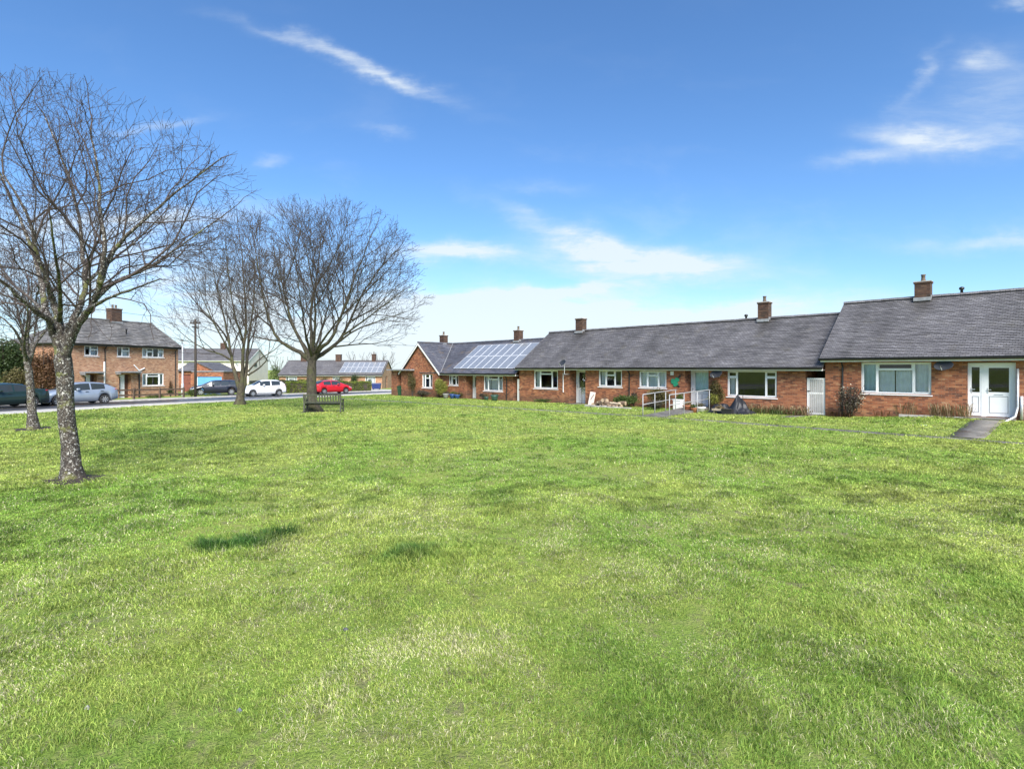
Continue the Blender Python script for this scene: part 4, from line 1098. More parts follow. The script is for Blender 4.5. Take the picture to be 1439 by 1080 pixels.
def place_z(px, z_depth): return ((px - HX) / FPX * z_depth, z_depth)
def white_house():
    Y = 85.0; x1 = place_z(350, Y)[0]; x0 = place_z(238, Y)[0]; g = gz(x1, Y); ez = EYE + (HY - 506.5) / FPX * Y; rz = EYE + (HY - 489.5) / FPX * (Y + 3.6); D = 7.4
    F = Frame((x1, Y), 0.04)
    t = thing('house', 'cream rendered two storey house with grey roof behind the garage', 'house', (0, 0, g), F)
    L = x0 - x1; top = ez - .08
    ops = []
    for px0, px1, a, c in ((283, 290, 509, 515.5), (303, 310.5, 509, 515.5), (331, 336, 509, 515.5), (262, 270, 509, 515.5)):
        ops.append((F.S(px0), F.S(px1), F.Z(px0, c), F.Z(px0, a)))
    wm = MB(); wall_open(wm, L, 0, g - .5, top, 0, .25, ops); wm.box(-.25, 0, .252, D, g + 1.2, top); wm.box(L, L + .25, .252, D, g - .5, top); wm.box(L + .25, -.25, D - .25, D, g - .5, top)
    quick_gable(wm, -.25, 0, D, D / 2, top, rz - .1, .25); quick_gable(wm, L, 0, D, D / 2, top, rz - .1, .25)
    wm.build('wall', RENDERW, t)
    p = MB(); p.box(-.26, .004, .252, D, g - .5, g + 1.2); p.build('plinth', basic('dark_plinth', (0.06, 0.06, 0.06), .8), t)
    r = MB(); slope(r, (L - .2, -.35, ez), (.12, -.35, ez), (.12, D / 2, rz), (L - .2, D / 2, rz), gauge=.25, lip=.03, sub=2); slope(r, (.12, D + .35, ez), (L - .2, D + .35, ez), (L - .2, D / 2, rz), (.12, D / 2, rz), gauge=.25, sub=4)
    ro = r.build('roof', TILE, t); gutter(ro, L - .2, .12, -.41, ez - .02, WHITE)
    v_ = MB()
    for s in (-1, 1): v_.prism([(D / 2, rz - .04), (D / 2, rz - .2), (D / 2 + s * (D / 2 + .35), ez - .2), (D / 2 + s * (D / 2 + .35), ez - .04)], .125, .15, 'x')
    v_.build('barge_boards', WPAINT, ro)
    for o in ops: window(t, *o, .05, [(.5, 0), (.5, .4)], None, sill=False)
    w = MB(); w.box(.003, .05, 1.9, 2.9, EYE + (HY - 515) / FPX * 87, EYE + (HY - 510) / FPX * 87); w.build('window', BLACK, t)
    chimney(t, L * 0.45, D / 2, rz - .5, rz + .9, .8, .6)
white_house()

def garage():
    Y = 62.0; F = Frame(place_z(314.5, Y), 0.0); g = gz(*F.O)
    L = place_z(271, Y)[0] - F.O[0]; top = EYE + (HY - 522.3) / FPX * Y
    t = thing('garage', 'flat roofed brick garage with bright blue door beside the telegraph pole', 'garage', (0, 0, g), F)
    a, c = F.S(277), F.S(312); zt = F.Z(294, 528.8)
    wm = MB(); wall_open(wm, L, 0, g - .4, top, 0, .22, [(a, c, g - .1, zt)]); wm.box(L, L + .2, .222, 5.5, g - .4, top); wm.box(-.2, 0, .222, 5.5, g - .4, top); wm.box(L + .2, -.2, 5.3, 5.5, g - .4, top)
    wm.build('wall', BR, t)
    r = MB(); r.box(L - .08, .08, -.08, 5.6, top + .002, top + .1); r.build('roof', LEAD, t)
    d = MB(); n = 9; h = (zt - g + .1) / n
    for k in range(n): d.prism([(.10, g - .1 + k * h), (.085, g - .1 + k * h + .03), (.085, g - .1 + (k + 1) * h - .03), (.10, g - .1 + (k + 1) * h), (.14, g - .1 + (k + 1) * h), (.14, g - .1 + k * h)], a + .05, c - .05, 'x')
    do = d.build('garage_door', basic('blue_paint', (0.13, 0.36, 0.72), .4, 0, .06, 2), t)
    f = MB(); f.box(a, a + .05, .07, .16, g - .1, zt); f.box(c - .05, c, .07, .16, g - .1, zt); f.box(a + .05, c - .05, .07, .16, zt - .05, zt); f.build('door_frame', WPAINT, do)
    hd = MB(); hd.box((a + c) / 2 - .08, (a + c) / 2 + .08, .05, .084, g + .9, g + .95); hd.build('handle', BLACK, do)
garage()
def outbuilding():
    Y = 66.0; xc = place_z(276, Y)[0]; F = Frame((xc, Y), 0.0); g = gz(xc, Y)
    hw = 2.3; ez = EYE + (HY - 521) / FPX * Y; rz = EYE + (HY - 508.5) / FPX * Y
    t = thing('outbuilding', 'small gabled brick outbuilding with grey roof and brown timber door beside the two storey house', 'outbuilding', (0, 0, g), F)
    x0 = place_z(251, Y)[0] - xc
    wm = MB(); d = (F.S(257), F.S(268.5), g - .1, F.Z(262, 526)); wall_open(wm, x0, hw, g - .4, ez, 0, .22, [d]); wm.prism([(-.3, ez), (hw, ez), (.1, rz - .05)], 0, .22, 'y'); wm.box(hw - .2, hw, .222, 5, g - .4, ez); wm.box(x0, x0 + .2, .222, 5, g - .4, ez); wm.box(x0 + .2, hw - .2, 4.8, 5, g - .4, ez)
    wm.build('wall', BR, t)
    r = MB(); slope(r, (hw + .15, -.15, ez), (hw + .15, 5, ez), (.1, 5, rz), (.1, -.15, rz), .25, sub=2)
    slope(r, (x0 - .1, -.3, ez), (-.2, -.3, ez), (.1, 2.5, rz), (x0 - .1, 2.5, rz), .25, sub=2); slope(r, (.1, 5.3, ez), (x0 - .1, 5.3, ez), (x0 - .1, 2.5, rz), (.1, 2.5, rz), .25, sub=2)
    r.build('roof', TILE, t)
    m = MB(); n = 6; w = (d[1] - d[0] - .06) / n
    for k in range(n): m.box(d[0] + .03 + k * w, d[0] + .03 + (k + 1) * w - .01, .1, .14, d[2], d[3] - .03)
    o = m.build('door', basic('red_brown_timber', (0.17, 0.055, 0.035), .6, 0, .25, 4), t); h = MB(); h.box(d[1] - .2, d[1] - .14, .07, .099, g + 1, g + 1.1); h.build('handle', BLACK, o)
outbuilding()

def far_bungalow():
    Y = 84.0; F = Frame(place_z(537.3, Y), -0.02); g = -0.95
    ez, rz = 1.27, 3.50; L = F.S(393)
    t = thing('bungalow', 'far brick bungalow with solar panels across the road junction', 'bungalow', (0, 0, g), F)
    top = ez - .1; D = 7.0
    ops = [(F.S(514), F.S(528), -.1, 1.0), (F.S(468), F.S(478), .0, 1.0), (F.S(402), F.S(418), -.1, 1.0)]
    wm = MB(); wall_open(wm, L, 0, g - .5, top, 0, .25, ops); wm.box(L, L + .25, .252, D, g - .5, top); wm.box(L + .25, -.25, D - .25, D, g - .5, top)
    wm.box(-.25, 0, .252, 2.2, g - .5, top); wm.box(-.25, 0, 3.2, D, g - .5, top); wm.box(-.25, 0, 2.2, 3.2, top - .15, top)
    quick_gable(wm, -.25, 0, D, D / 2, top, rz - .1, .25); quick_gable(wm, L, 0, D, D / 2, top, rz - .1, .25)
    wm.build('wall', BRH, t)
    r = MB(); slope(r, (L - .1, -.4, ez), (.15, -.4, ez), (.15, D / 2, rz), (L - .1, D / 2, rz), .2, .025, sub=1.5); slope(r, (.15, D + .4, ez), (L - .1, D + .4, ez), (L - .1, D / 2, rz), (.15, D / 2, rz), .25, sub=5)
    ro = r.build('roof', TILE, t); ridge_tiles(ro, (L - .1, D / 2, rz + .02), (.15, D / 2, rz + .02)); gutter(ro, L - .1, .15, -.46, ez - .02)
    f = MB(); f.box(L, .12, -.4, -.37, ez - .2, ez - .06); f.build('fascia', WPAINT, ro)
    for o in ops: window(t, *o, .05, [(.25, 0), (.5, .3), (.25, 0)], CURT, cur_cover=[(.1, .9, 0, 1)])
    d = MB(); d.box(-.2, -.12, 2.2, 3.2, g - .1, top - .15); d.build('door', BLACK, t)
    chimney(t, F.S(428, D / 2), D / 2, 3.0, 4.35, .9, .6, pot=False); chimney(t, F.S(476.5, D / 2), D / 2, 3.0, 4.55, .85, .6, pot=False); chimney(t, F.S(526, D / 2), D / 2, 3.0, 4.6, .6, .5)
    def P(px, fr):
        y = -.4 + 3.9 * fr; return (F.S(px, y), y, ez + (rz - ez) * fr)
    f0, f1 = .12, .86; a, c = P(476.5, f0)[0], P(537.5, f0)[0] - .1
    q = lambda x, fr: (x, -.4 + 3.9 * fr, ez + (rz - ez) * fr)
    solar_array('solar_array', 'sixteen white framed solar panels on the far bungalow behind the red car', q(a, f0), q(c, f0), q(c, f1), q(a, f1), F, 8, 2, gap=.05, parent_loc=(a, 0, 2.0))
far_bungalow()

# ================================================================ STREET FURNITURE
WOOD_G = basic('weathered_bench_wood', (0.055, 0.058, 0.040), .75, 0, .35, 9, .3, 40)
WOOD_F = basic('brown_fence_wood', (0.085, 0.055, 0.038), .8, 0, .3, 5, .3, 30)
def bench():
    X, Y = -9.72, 27.95; t = thing('park_bench', 'dark wooden park bench seen from behind in front of the bare tree', 'bench', (X, Y, gz(X, Y)), rot=PI + R(3))
    # local: +y is behind the sitter?  the sitter faces -y, which the rotation turns away from the camera
    W = 1.92
    for s in (-1, 1):
        m = MB(); x = s * (W / 2 - .04)
        m.prism([(.25, 0), (.32, 0), (.27, .44), (.36, .92), (.29, .92), (.20, .44)], x - .035, x + .035, 'x'); m.build('leg', WOOD_G, t, bevel=.006)
        m = MB(); m.box(x - .035, x + .035, -.27, -.20, 0, .60); m.build('leg', WOOD_G, t, bevel=.006)
        m = MB(); m.box(x - .045, x + .045, -.32, .27, .602, .64); m.build('armrest', WOOD_G, t, bevel=.01)
        m = MB(); m.box(x - .025, x + .025, -.198, .22, .33, .40); m.box(x - .02, x + .02, -.198, .26, .12, .17); m.build('side_rail', WOOD_G, t)
    m = MB()
    for k in range(5): m.box(-W / 2 + .02, W / 2 - .02, -.26 + k * .095, -.26 + k * .095 + .082, .405, .43)
    m.box(-W / 2 + .075, W / 2 - .075, -.25, -.22, .33, .404); m.build('seat', WOOD_G, t, bevel=.004)
    b = MB()
    yb = lambda z: .235 + (z - .44) * .19
    b.prism([(yb(.82) - .0, .82), (yb(.82) + .045, .82), (yb(.91) + .045, .91), (yb(.91), .91)], -W / 2 + .07, W / 2 - .07, 'x')
    b.prism([(yb(.47), .47), (yb(.47) + .045, .47), (yb(.54) + .045, .54), (yb(.54), .54)], -W / 2 + .07, W / 2 - .07, 'x')
    n = 13
    for k in range(n):
        x = -W / 2 + .13 + (W - .26) * k / (n - 1)
        b.prism([(yb(.54) + .012, .54), (yb(.54) + .032, .54), (yb(.82) + .032, .82), (yb(.82) + .012, .82)], x - .03, x + .03, 'x')
    b.build('backrest', WOOD_G, t, bevel=.003)
bench()

def post_rail_fence():
    P = [(-28.9, 47.6), (-31.6, 41.9), (-34.2, 36.4)]
    t = thing('fence', 'low brown post and rail fence in front of the two storey brick house', 'fence', (P[0][0], P[0][1], gz(*P[0])), rot=0)
    Q = resample(P, 1.75); b = P[0]; zb = gz(*b)
    L = [(x - b[0], y - b[1], gz(x, y) - zb) for x, y in Q]
    for (x, y, z) in L:
        m = MB(); m.box(x - .06, x + .06, y - .06, y + .06, z - .2, z + .86); m.prism([(x - .06, z + .86), (x + .06, z + .86), (x, z + .91)], y - .06, y + .06, 'y'); m.build('post', WOOD_F, t)
    for h in (.28, .70):
        m = MB()
        for p, q in zip(L[:-1], L[1:]):
            d = Vector((q[0] - p[0], q[1] - p[1], 0)).normalized(); s = Vector((-d.y, d.x, 0)) * .02; o = Vector((d.y, -d.x, 0)) * .08
            A, B = Vector((p[0], p[1], p[2] + h)) + o, Vector((q[0], q[1], q[2] + h)) + o
            up = Vector((0, 0, .14))
            m.faces([A - s, B - s, B + s, A + s, A - s + up, B - s + up, B + s + up, A + s + up], [(0, 3, 2, 1), (4, 5, 6, 7), (0, 1, 5, 4), (1, 2, 6, 5), (2, 3, 7, 6), (3, 0, 4, 7)])
        m.build('rail', WOOD_F, t)
post_rail_fence()

POLEW = basic('dark_creosoted_wood', (0.045, 0.036, 0.028), .85, 0, .3, 4, .3, 30)
PX_, PY_ = place_z(275, 48.2)
def telegraph_pole():
    g = gz(PX_, PY_); h = 7.0
    t = thing('telegraph_pole', 'tall dark wooden telegraph pole at the roadside beside the blue garage', 'telegraph pole', (PX_, PY_, g), rot=0)
    m = MB(); m.tube([(0, 0, -.3), (0.02, 0, 3.5), (.0, 0, h)], [.115, .10, .085], 12); m.build('pole', POLEW, t, smooth_=True)
    c = MB(); c.box(-.45, .45, -.06, .06, h - .45, h - .34); c.box(-.06, .06, -.4, .4, h - .80, h - .7); c.build('crossarm', POLEW, t)
    for x in (-.4, -.15, .15, .4):
        i = MB(); i.lathe([(.02, 0), (.045, .03), (.05, .08), (.03, .13), (.0, .14)], 10, (x, 0, h - .34)); i.build('insulator', BLACK, t, smooth_=True)
    return Vector((PX_, PY_, g + h - .3))
top_ = telegraph_pole()
def lamp_post():
    X, Y = place_z(257, 50.5); g = gz(X, Y); t = thing('street_lamp', 'slim pale grey street lamp column beside the end of the wooden fence', 'street lamp', (X, Y, g), rot=0)
    m = MB(); m.lathe([(.11, -.2), (.11, 1.15), (.075, 1.22), (.06, 4.0), (.05, 5.0)], 12); m.build('column', METAL, t, smooth_=True)
    a = MB(); a.tube([(0, 0, 4.95), (0, -.1, 5.12), (.25, -.35, 5.18)], .03, 8); a.build('arm', METAL, t, smooth_=True)
    l = MB(); l.box(.15, .4, -.75, -.3, 5.14, 5.24); l.build('lantern', LEAD, t, bevel=.03)
    d = MB(); d.box(-.06, .06, -.118, -.108, .35, .9); d.build('access_door', METAL, t)
lamp_post()
def cable(name, label, A, B, sagm, r=.012, group=None):
    A, B = Vector(A), Vector(B); n = 20; m = MB()
    m.tube([A.lerp(B, i / n) - Vector((0, 0, sagm * 4 * (i / n) * (1 - i / n))) for i in range(n + 1)], r, 5)
    o = m.build(name, BLACK, None); props(o, label, 'cable', group)
TG = 'overhead telephone cables'
cable('overhead_cable', 'thin dark overhead cable from the telegraph pole to the gabled bungalow', top_ + Vector((.4, 0, .1)), TER.w(-34.2, 0.3, 4.35), .45, .014, TG)
cable('overhead_cable', 'thin dark overhead cable from the telegraph pole down to the two storey house', top_ + Vector((-.4, 0, .1)), HOU.w(-.3, -.2, 4.05), .3, .012, TG)
cable('overhead_cable', 'upper overhead cable running left past the two storey house from the telegraph pole', top_ + Vector((-.15, 0, .15)), (-31, 3, 8.0), .7, .013, TG)
cable('overhead_cable', 'overhead cable running from the telegraph pole to the far bungalow', top_ + Vector((.15, 0, .1)), place_z(470, 86) + (3.6,), .6, .014, TG)
cable('overhead_cable', 'overhead cable sloping from the telegraph pole to the cream house', top_ + Vector((0, .3, -.3)), place_z(345, 84.9) + (3.3,), .4, .013, TG)

# handrails of the ramp
RAILM = basic('pale_grey_painted_steel', (0.33, 0.335, 0.34), .5, .1, .08, 6)
def handrail(label, P, n):
    x0, y0 = P[0]; w0 = TER.w(x0, y0); t = thing('handrail', label, 'handrail', (w0.x, w0.y, gz(w0.x, w0.y)), rot=TER.a, group='handrails of the ramp')
    Q = [(x - x0, y - y0) for x, y in P]; L = []
    for i in range(n):
        f = i / (n - 1) * (len(Q) - 1); k = min(int(f), len(Q) - 2); u = f - k
        x, y = Q[k][0] * (1 - u) + Q[k + 1][0] * u, Q[k][1] * (1 - u) + Q[k + 1][1] * u
        w = TER.w(x + x0, y + y0); L.append((x, y, gz(w.x, w.y) - gz(w0.x, w0.y) + max(0, (y + y0 + 6.3)) * 0.028))
    for (x, y, z) in L:
        m = MB(); m.tube([(x, y, z - .25), (x, y, z + .98)], .021, 8); m.build('post', RAILM, t, smooth_=True)
    m = MB(); m.tube([(L[0][0], L[0][1], L[0][2] + .98)] + [(x, y, z + 1.0) for x, y, z in L] + [(L[-1][0], L[-1][1] + .15, L[-1][2] + .98)], .023, 8); m.build('top_rail', RAILM, t, smooth_=True)
    m = MB(); m.tube([(x, y, z + .52) for x, y, z in L], .019, 8); m.build('middle_rail', RAILM, t, smooth_=True)
handrail('left pale steel handrail of the ramp to the white door', [(-5.95, -6.35), (-6.95, -1.6)], 4)
handrail('right pale steel handrail of the ramp to the white door', [(-4.75, -6.0), (-5.30, -1.0)], 4)
def ramp_():
    pts = [(-5.35, -6.3, -.02), (-5.7, -4.0, .03), (-6.1, -1.4, .12), (-6.4, 0.55, .14)]; m = MB(); hw = .60
    top_l, top_r, bl, brr = [], [], [], []
    for s, t, h in pts:
        w = TER.w(s, t); g = gz(w.x, w.y)
        a, c = TER.w(s - hw, t), TER.w(s + hw, t)
        top_l.append((a.x, a.y, g + h + .04)); top_r.append((c.x, c.y, g + h + .04)); bl.append((a.x, a.y, g - .2)); brr.append((c.x, c.y, g - .2))
    n = len(pts); vs = top_l + top_r + bl + brr; fs = []
    for i in range(n - 1): fs += [(i, n + i, n + i + 1, i + 1), (2 * n + i, i, i + 1, 2 * n + i + 1), (n + i, 3 * n + i, 3 * n + i + 1, n + i + 1)]
    fs += [(0, 2 * n, 3 * n, n)]
    m.faces(vs, fs); props(m.build('ramp', PATHM, None), kind='structure')
ramp_()

# satellite dishes
def dish(label, px, py, t_, size, col, tilt_=38, turn=-12, pole=None):
    x = S_(px, t_); z = Z_(px, py, t_)
    mat = DKMETAL if col == 'd' else basic('blue_grey_dish', (0.020, 0.024, 0.030), .7, 0, .12, 5)
    t = thing('satellite_dish', label, 'satellite dish', (x, t_, z), TER, group='satellite dishes on the terrace')
    from mathutils import Matrix
    M = Matrix.Translation((x, t_, z)) @ Matrix.Rotation(R(turn), 4, 'Z') @ Matrix.Rotation(R(90 - tilt_), 4, 'X')
    m = MB(); n = 24; prof = [0, .35, .7, .95, 1.0]
    vs = []
    for d_ in (0, -.012):
        for p in prof:
            for k in range(n):
                a = 2 * PI * k / n; vs.append(M @ Vector((size * p * 1.12 * math.cos(a), size * p * .86 * math.sin(a), size * .24 * p * p + d_)))
    fs = []
    for j in range(2):
        for i in range(len(prof) - 1):
            for k in range(n):
                q = (j * len(prof) + i) * n; f_ = (q + k, q + (k + 1) % n, q + n + (k + 1) % n, q + n + k); fs.append(f_ if j == 0 else f_[::-1])
    q0 = (len(prof) - 1) * n; q1 = (2 * len(prof) - 1) * n
    fs += [(q0 + k, q0 + (k + 1) % n, q1 + (k + 1) % n, q1 + k) for k in range(n)]
    m.faces(vs, fs); m.build('reflector', mat, t, smooth_=True)
    a = MB(); a.tube([M @ Vector((0, -size * .84, size * .2)), M @ Vector((0, -size * .72, size * .9))], .016, 6); a.build('arm', METAL, t)
    l = MB(); l.tube([M @ Vector((0, -size * .74, size * .86)), M @ Vector((0, -size * .58, size * .78))], [.035, .045], 8); l.build('receiver', BLACK, t)
    b = MB(); b.tube([M @ Vector((0, 0, -.01)), M @ Vector((0, 0, -.10)), (x, t_ + .16, z - .1), (x, -.01 if pole is None else t_ + .161, z - .12)], .022, 6)
    if pole: b.tube([(x, t_ + .16, z - .05), (x, t_ + .16, z - pole), (x, -.01, z - pole)], .022, 6)
    b.build('bracket', METAL, t)
dish('oval grey satellite dish on the brick wall beside the nearest porch', 1327, 514.5, -.35, .30, 'g')
dish('dark satellite dish above the climbing plant beside the half glazed white door', 1007.5, 526, -.38, .33, 'd')
dish('dark satellite dish standing above the gutter of the middle bungalow', 791.5, 510.3, -.74, .29, 'd', pole=.75)

def wheelie_bin(label, x, y, s, mat, rot, cat='bin', parent_frame=None):
    t = thing('wheelie_bin', label, cat, (x, y, gz(x, y)), rot=rot, scale=s)
    m = MB(); vs = []
    for z, w, d in ((.05, .22, .24), (.95, .28, .33)):
        vs += [(-w, -d, z), (w, -d, z), (w, d, z), (-w, d, z)]
    m.faces(vs, [(3, 2, 1, 0), (4, 5, 6, 7), (0, 1, 5, 4), (1, 2, 6, 5), (2, 3, 7, 6), (3, 0, 4, 7)]); m.box(-.29, .29, -.34, .34, .94, .98); m.build('body', mat, t, bevel=.02)
    l = MB(); l.prism([(-.37, .985), (.36, .985), (.36, 1.03), (.1, 1.06), (-.30, 1.03)], -.295, .295, 'x'); l.build('lid', mat, t, bevel=.01)
    h = MB(); h.tube([(-.24, .39, .95), (.24, .39, .95)], .018, 6); h.build('handle', BLACK, t)
    for sx in (-1, 1):
        w = MB(); w.tube([(sx * .21, .26, .1), (sx * .27, .26, .1)], .1, 14); w.build('wheel', BLACK, t)
GREENP = basic('dark_green_plastic', (0.02, 0.07, 0.035), .45, 0, .1, 4)
NAVYP = basic('navy_plastic', (0.014, 0.03, 0.13), .4, 0, .1, 4)
w = TER.w(S_(563.3, -.1), -.05); wheelie_bin('dark green wheelie bin in the porch of the gabled bungalow', w.x, w.y, .92, GREENP, TER.a)
def trade_bin():
    X, Y = place_z(529.5, 76); t = thing('trade_bin', 'wide navy blue lidded bin in front of the far solar bungalow', 'bin', (X, Y, gz(X, Y)), rot=R(5))
    m = MB(); vs = []
    for z, w, d in ((.14, .54, .40), (.82, .62, .48)): vs += [(-w, -d, z), (w, -d, z), (w, d, z), (-w, d, z)]
    m.faces(vs, [(3, 2, 1, 0), (4, 5, 6, 7), (0, 1, 5, 4), (1, 2, 6, 5), (2, 3, 7, 6), (3, 0, 4, 7)])
    for x in (-.3, 0, .3): m.box(x - .02, x + .02, -.475, -.4, .2, .8)
    m.build('body', NAVYP, t, bevel=.02); l = MB(); l.prism([(-.53, .825), (.5, .825), (.5, .88), (0, .96), (-.5, .9)], -.65, .65, 'x'); l.build('lid', NAVYP, t, bevel=.02)
    for a in (-.42, .42):
        for c in (-.3, .3):
            w = MB(); w.tube([(a - .03, c, .07), (a + .03, c, .07)], .07, 12); w.build('wheel', BLACK, t)
trade_bin()
# ================================================================ BARE TREES
def tubes(P, Rr, n):
    """P (m,k,3) centre lines, Rr (m,k) radii -> verts, quads"""
    m, k, _ = P.shape
    T = np.empty_like(P); T[:, 1:-1] = P[:, 2:] - P[:, :-2]; T[:, 0] = P[:, 1] - P[:, 0]; T[:, -1] = P[:, -1] - P[:, -2]
    T /= np.linalg.norm(T, axis=2, keepdims=True) + 1e-9
    ref = np.where(np.abs(T[:, :1, 2:3]) < 0.85, np.array([0, 0, 1.0]), np.array([1.0, 0, 0]))
    A = np.cross(T, np.broadcast_to(ref, T.shape)); A /= np.linalg.norm(A, axis=2, keepdims=True) + 1e-9
    B = np.cross(T, A)
    th = np.arange(n) * 2 * PI / n
    Vv = P[:, :, None] + (A[:, :, None] * np.cos(th)[:, None] + B[:, :, None] * np.sin(th)[:, None]) * Rr[:, :, None, None]
    idx = np.arange(m * k * n).reshape(m, k, n)
    q = np.stack([idx[:, :-1], np.roll(idx[:, :-1], -1, 2), np.roll(idx[:, 1:], -1, 2), idx[:, 1:]], -1).reshape(-1, 4)
    return Vv.reshape(-1, 3), q
class Bare:
    def __init__(s, seed, c, r, rmin, spacing, ratio, ang=(34, 52), trop=0.05, wob=0.16, lmax=(9, 5, 2.6, 1.5, 0.8), levels=4, floor=1.9, base=None, out=.02, ob=.22, up=.05):
        s.r_ = random.Random(seed); s.c, s.e, s.rmin = Vector(c), Vector(r), rmin
        s.sp, s.ratio, s.ang, s.trop, s.wob, s.lmax, s.levels, s.floor = spacing, ratio, ang, trop, wob, lmax, levels, floor
        s.lines = {}; s.rs = 1.0; s.base = Vector(base) if base else Vector((c[0], c[1], c[2] - r[2] * .9)); s.out = out; s.ob = ob; s.up = up
    def exit(s, p, d):
        o = Vector(((p.x - s.c.x) / s.e.x, (p.y - s.c.y) / s.e.y, (p.z - s.c.z) / s.e.z)); v = Vector((d.x / s.e.x, d.y / s.e.y, d.z / s.e.z))
        a, b, c = v.dot(v), o.dot(v), o.dot(o) - 1
        D = b * b - a * c
        return 0 if D < 0 else (-b + math.sqrt(D)) / a
    def store(s, lvl, pts, rad): s.lines.setdefault((lvl, len(pts)), []).append((pts, rad))
    def kids(s, pts, rad, lvl, t0, L):
        R_ = s.r_; sp = s.sp[min(lvl, len(s.sp) - 1)]; n = int(L * (1 - t0) / sp + R_.random()); az = R_.random() * 6.28
        for i in range(n):
            t = t0 + (1 - t0) * (i + R_.uniform(.15, .85)) / max(1, n)
            f = t * (len(pts) - 1); k = min(int(f), len(pts) - 2); u = f - k
            p = pts[k].lerp(pts[k + 1], u); d = (pts[k + 1] - pts[k]).normalized(); r = rad[k] * (1 - u) + rad[k + 1] * u
            az += 2.4 + R_.uniform(-.5, .5)
            a = d.cross(Vector((0, 0, 1)) if abs(d.z) < .9 else Vector((1, 0, 0))).normalized(); b = d.cross(a)
            an = R(R_.uniform(*s.ang))
            nd = d * math.cos(an) + (a * math.cos(az) + b * math.sin(az)) * math.sin(an)
            ow = (p - s.base).normalized(); nd += ow * s.ob * (1 if lvl < 2 else .6); nd.z += s.up; nd.normalize()
            ex = s.exit(p, nd)
            Lc = min(s.ratio * L * (1.1 - .55 * t) * R_.uniform(.7, 1.25), s.lmax[min(lvl + 1, len(s.lmax) - 1)] * R_.uniform(.6, 1.1), max(ex, .12) * R_.uniform(.75, 1.08))
            if p.z + nd.z * Lc < s.floor: nd.z = abs(nd.z) + .15; nd.normalize()
            if Lc < .1: continue
            s.grow(p, nd, Lc, max(s.rmin, min(r * .62, .0070 * Lc + s.rmin * .85)), lvl + 1)
    def grow(s, p, d, L, r, lvl, cont=False):
        R_ = s.r_; n = {1: 7, 2: 5, 3: 4, 4: 3}.get(lvl, 3)
        if lvl == 1: n = max(5, min(9, int(L / .5)))
        pts, rad = [p.copy()], [r]; d = d.copy()
        for i in range(n):
            d = d + Vector((R_.gauss(0, 1), R_.gauss(0, 1), R_.gauss(0, 1))) * s.wob * (1 if lvl < 3 else .8)
            d += (p - s.base).normalized() * s.out; d.z += s.trop; d.normalize(); p = p + d * (L / n); pts.append(p.copy())
            t = (i + 1) / n; rad.append(max(s.rmin * .62, r * (1 - .72 * t)))
        s.store(lvl, pts, rad)
        if lvl < s.levels: s.kids(pts, rad, lvl, .12 if lvl > 1 else .15, L)
    def limb(s, pts, r0, r1, t0=.35):
        """a main limb through given points"""
        P = [Vector(p) for p in pts]; Q = []; r0 *= s.rs
        for i in range(len(P) - 1):
            a, b, c, d = P[max(i - 1, 0)], P[i], P[i + 1], P[min(i + 2, len(P) - 1)]
            for k in range(4):
                t = k / 4; Q.append(.5 * ((2 * b) + (c - a) * t + (2 * a - 5 * b + 4 * c - d) * t * t + (3 * b - a - 3 * c + d) * t ** 3) + Vector((s.r_.gauss(0, 1), s.r_.gauss(0, 1), s.r_.gauss(0, 1))) * r0 * .12 * (k > 0))
        Q.append(P[-1]); n = len(Q)
        rad = [r0 + (r1 - r0) * (i / (n - 1)) ** .62 for i in range(n)]
        s.store(0, Q, rad)
        L = sum((b - a).length for a, b in zip(Q[:-1], Q[1:]))
        s.kids(Q, rad, 0, t0, L)
        d = (Q[-1] - Q[-2]).normalized(); s.grow(Q[-1], d, min(max(.3, s.exit(Q[-1], d)) * .97, 4), r1, 1)
    def count(s): return sum(len(v) for v in s.lines.values())
def build_tree(T, root, bark, twig, trunkpts, trunkrad, sides=(12, 6, 4, 3, 3)):
    V1, F1, o1 = [], [], 0; V2, F2, o2 = [], [], 0
    base = np.array(root.location)
    groups = [((-1, len(trunkpts)), [(trunkpts, trunkrad)])] + sorted(T.lines.items())
    for (lvl, k), L in groups:
        P = np.array([[tuple(p) for p in a] for a, b in L]) - base; Q = np.array([b for a, b in L])
        v_, q = tubes(P, Q, 14 if lvl < 0 else sides[lvl])
        if lvl < 0:                                             # uneven, flared foot
            a = np.arctan2(v_[:, 1], v_[:, 0]); fl = np.clip(1 - v_[:, 2] / .5, 0, 1) ** 2
            v_[:, :2] *= (1 + fl * (.42 + .22 * np.sin(a * 4 + 1) + .1 * np.sin(a * 7)))[:, None]
            v_ += (np.sin(v_ * 9 + 1.3)[:, [1, 2, 0]] * .012)
        if lvl <= 0: V1.append(v_); F1.append(q + o1); o1 += len(v_)
        else: V2.append(v_); F2.append(q + o2); o2 += len(v_)
    raw_mesh('trunk', np.concatenate(V1), [np.concatenate(F1)], bark, root, smooth_=True)
    raw_mesh('crown', np.concatenate(V2), [np.concatenate(F2)], twig, root, smooth_=True)
def pw(px, py, depth): return Vector(((px - HX) / FPX * depth, depth, EYE - (py - HY) / FPX * depth))

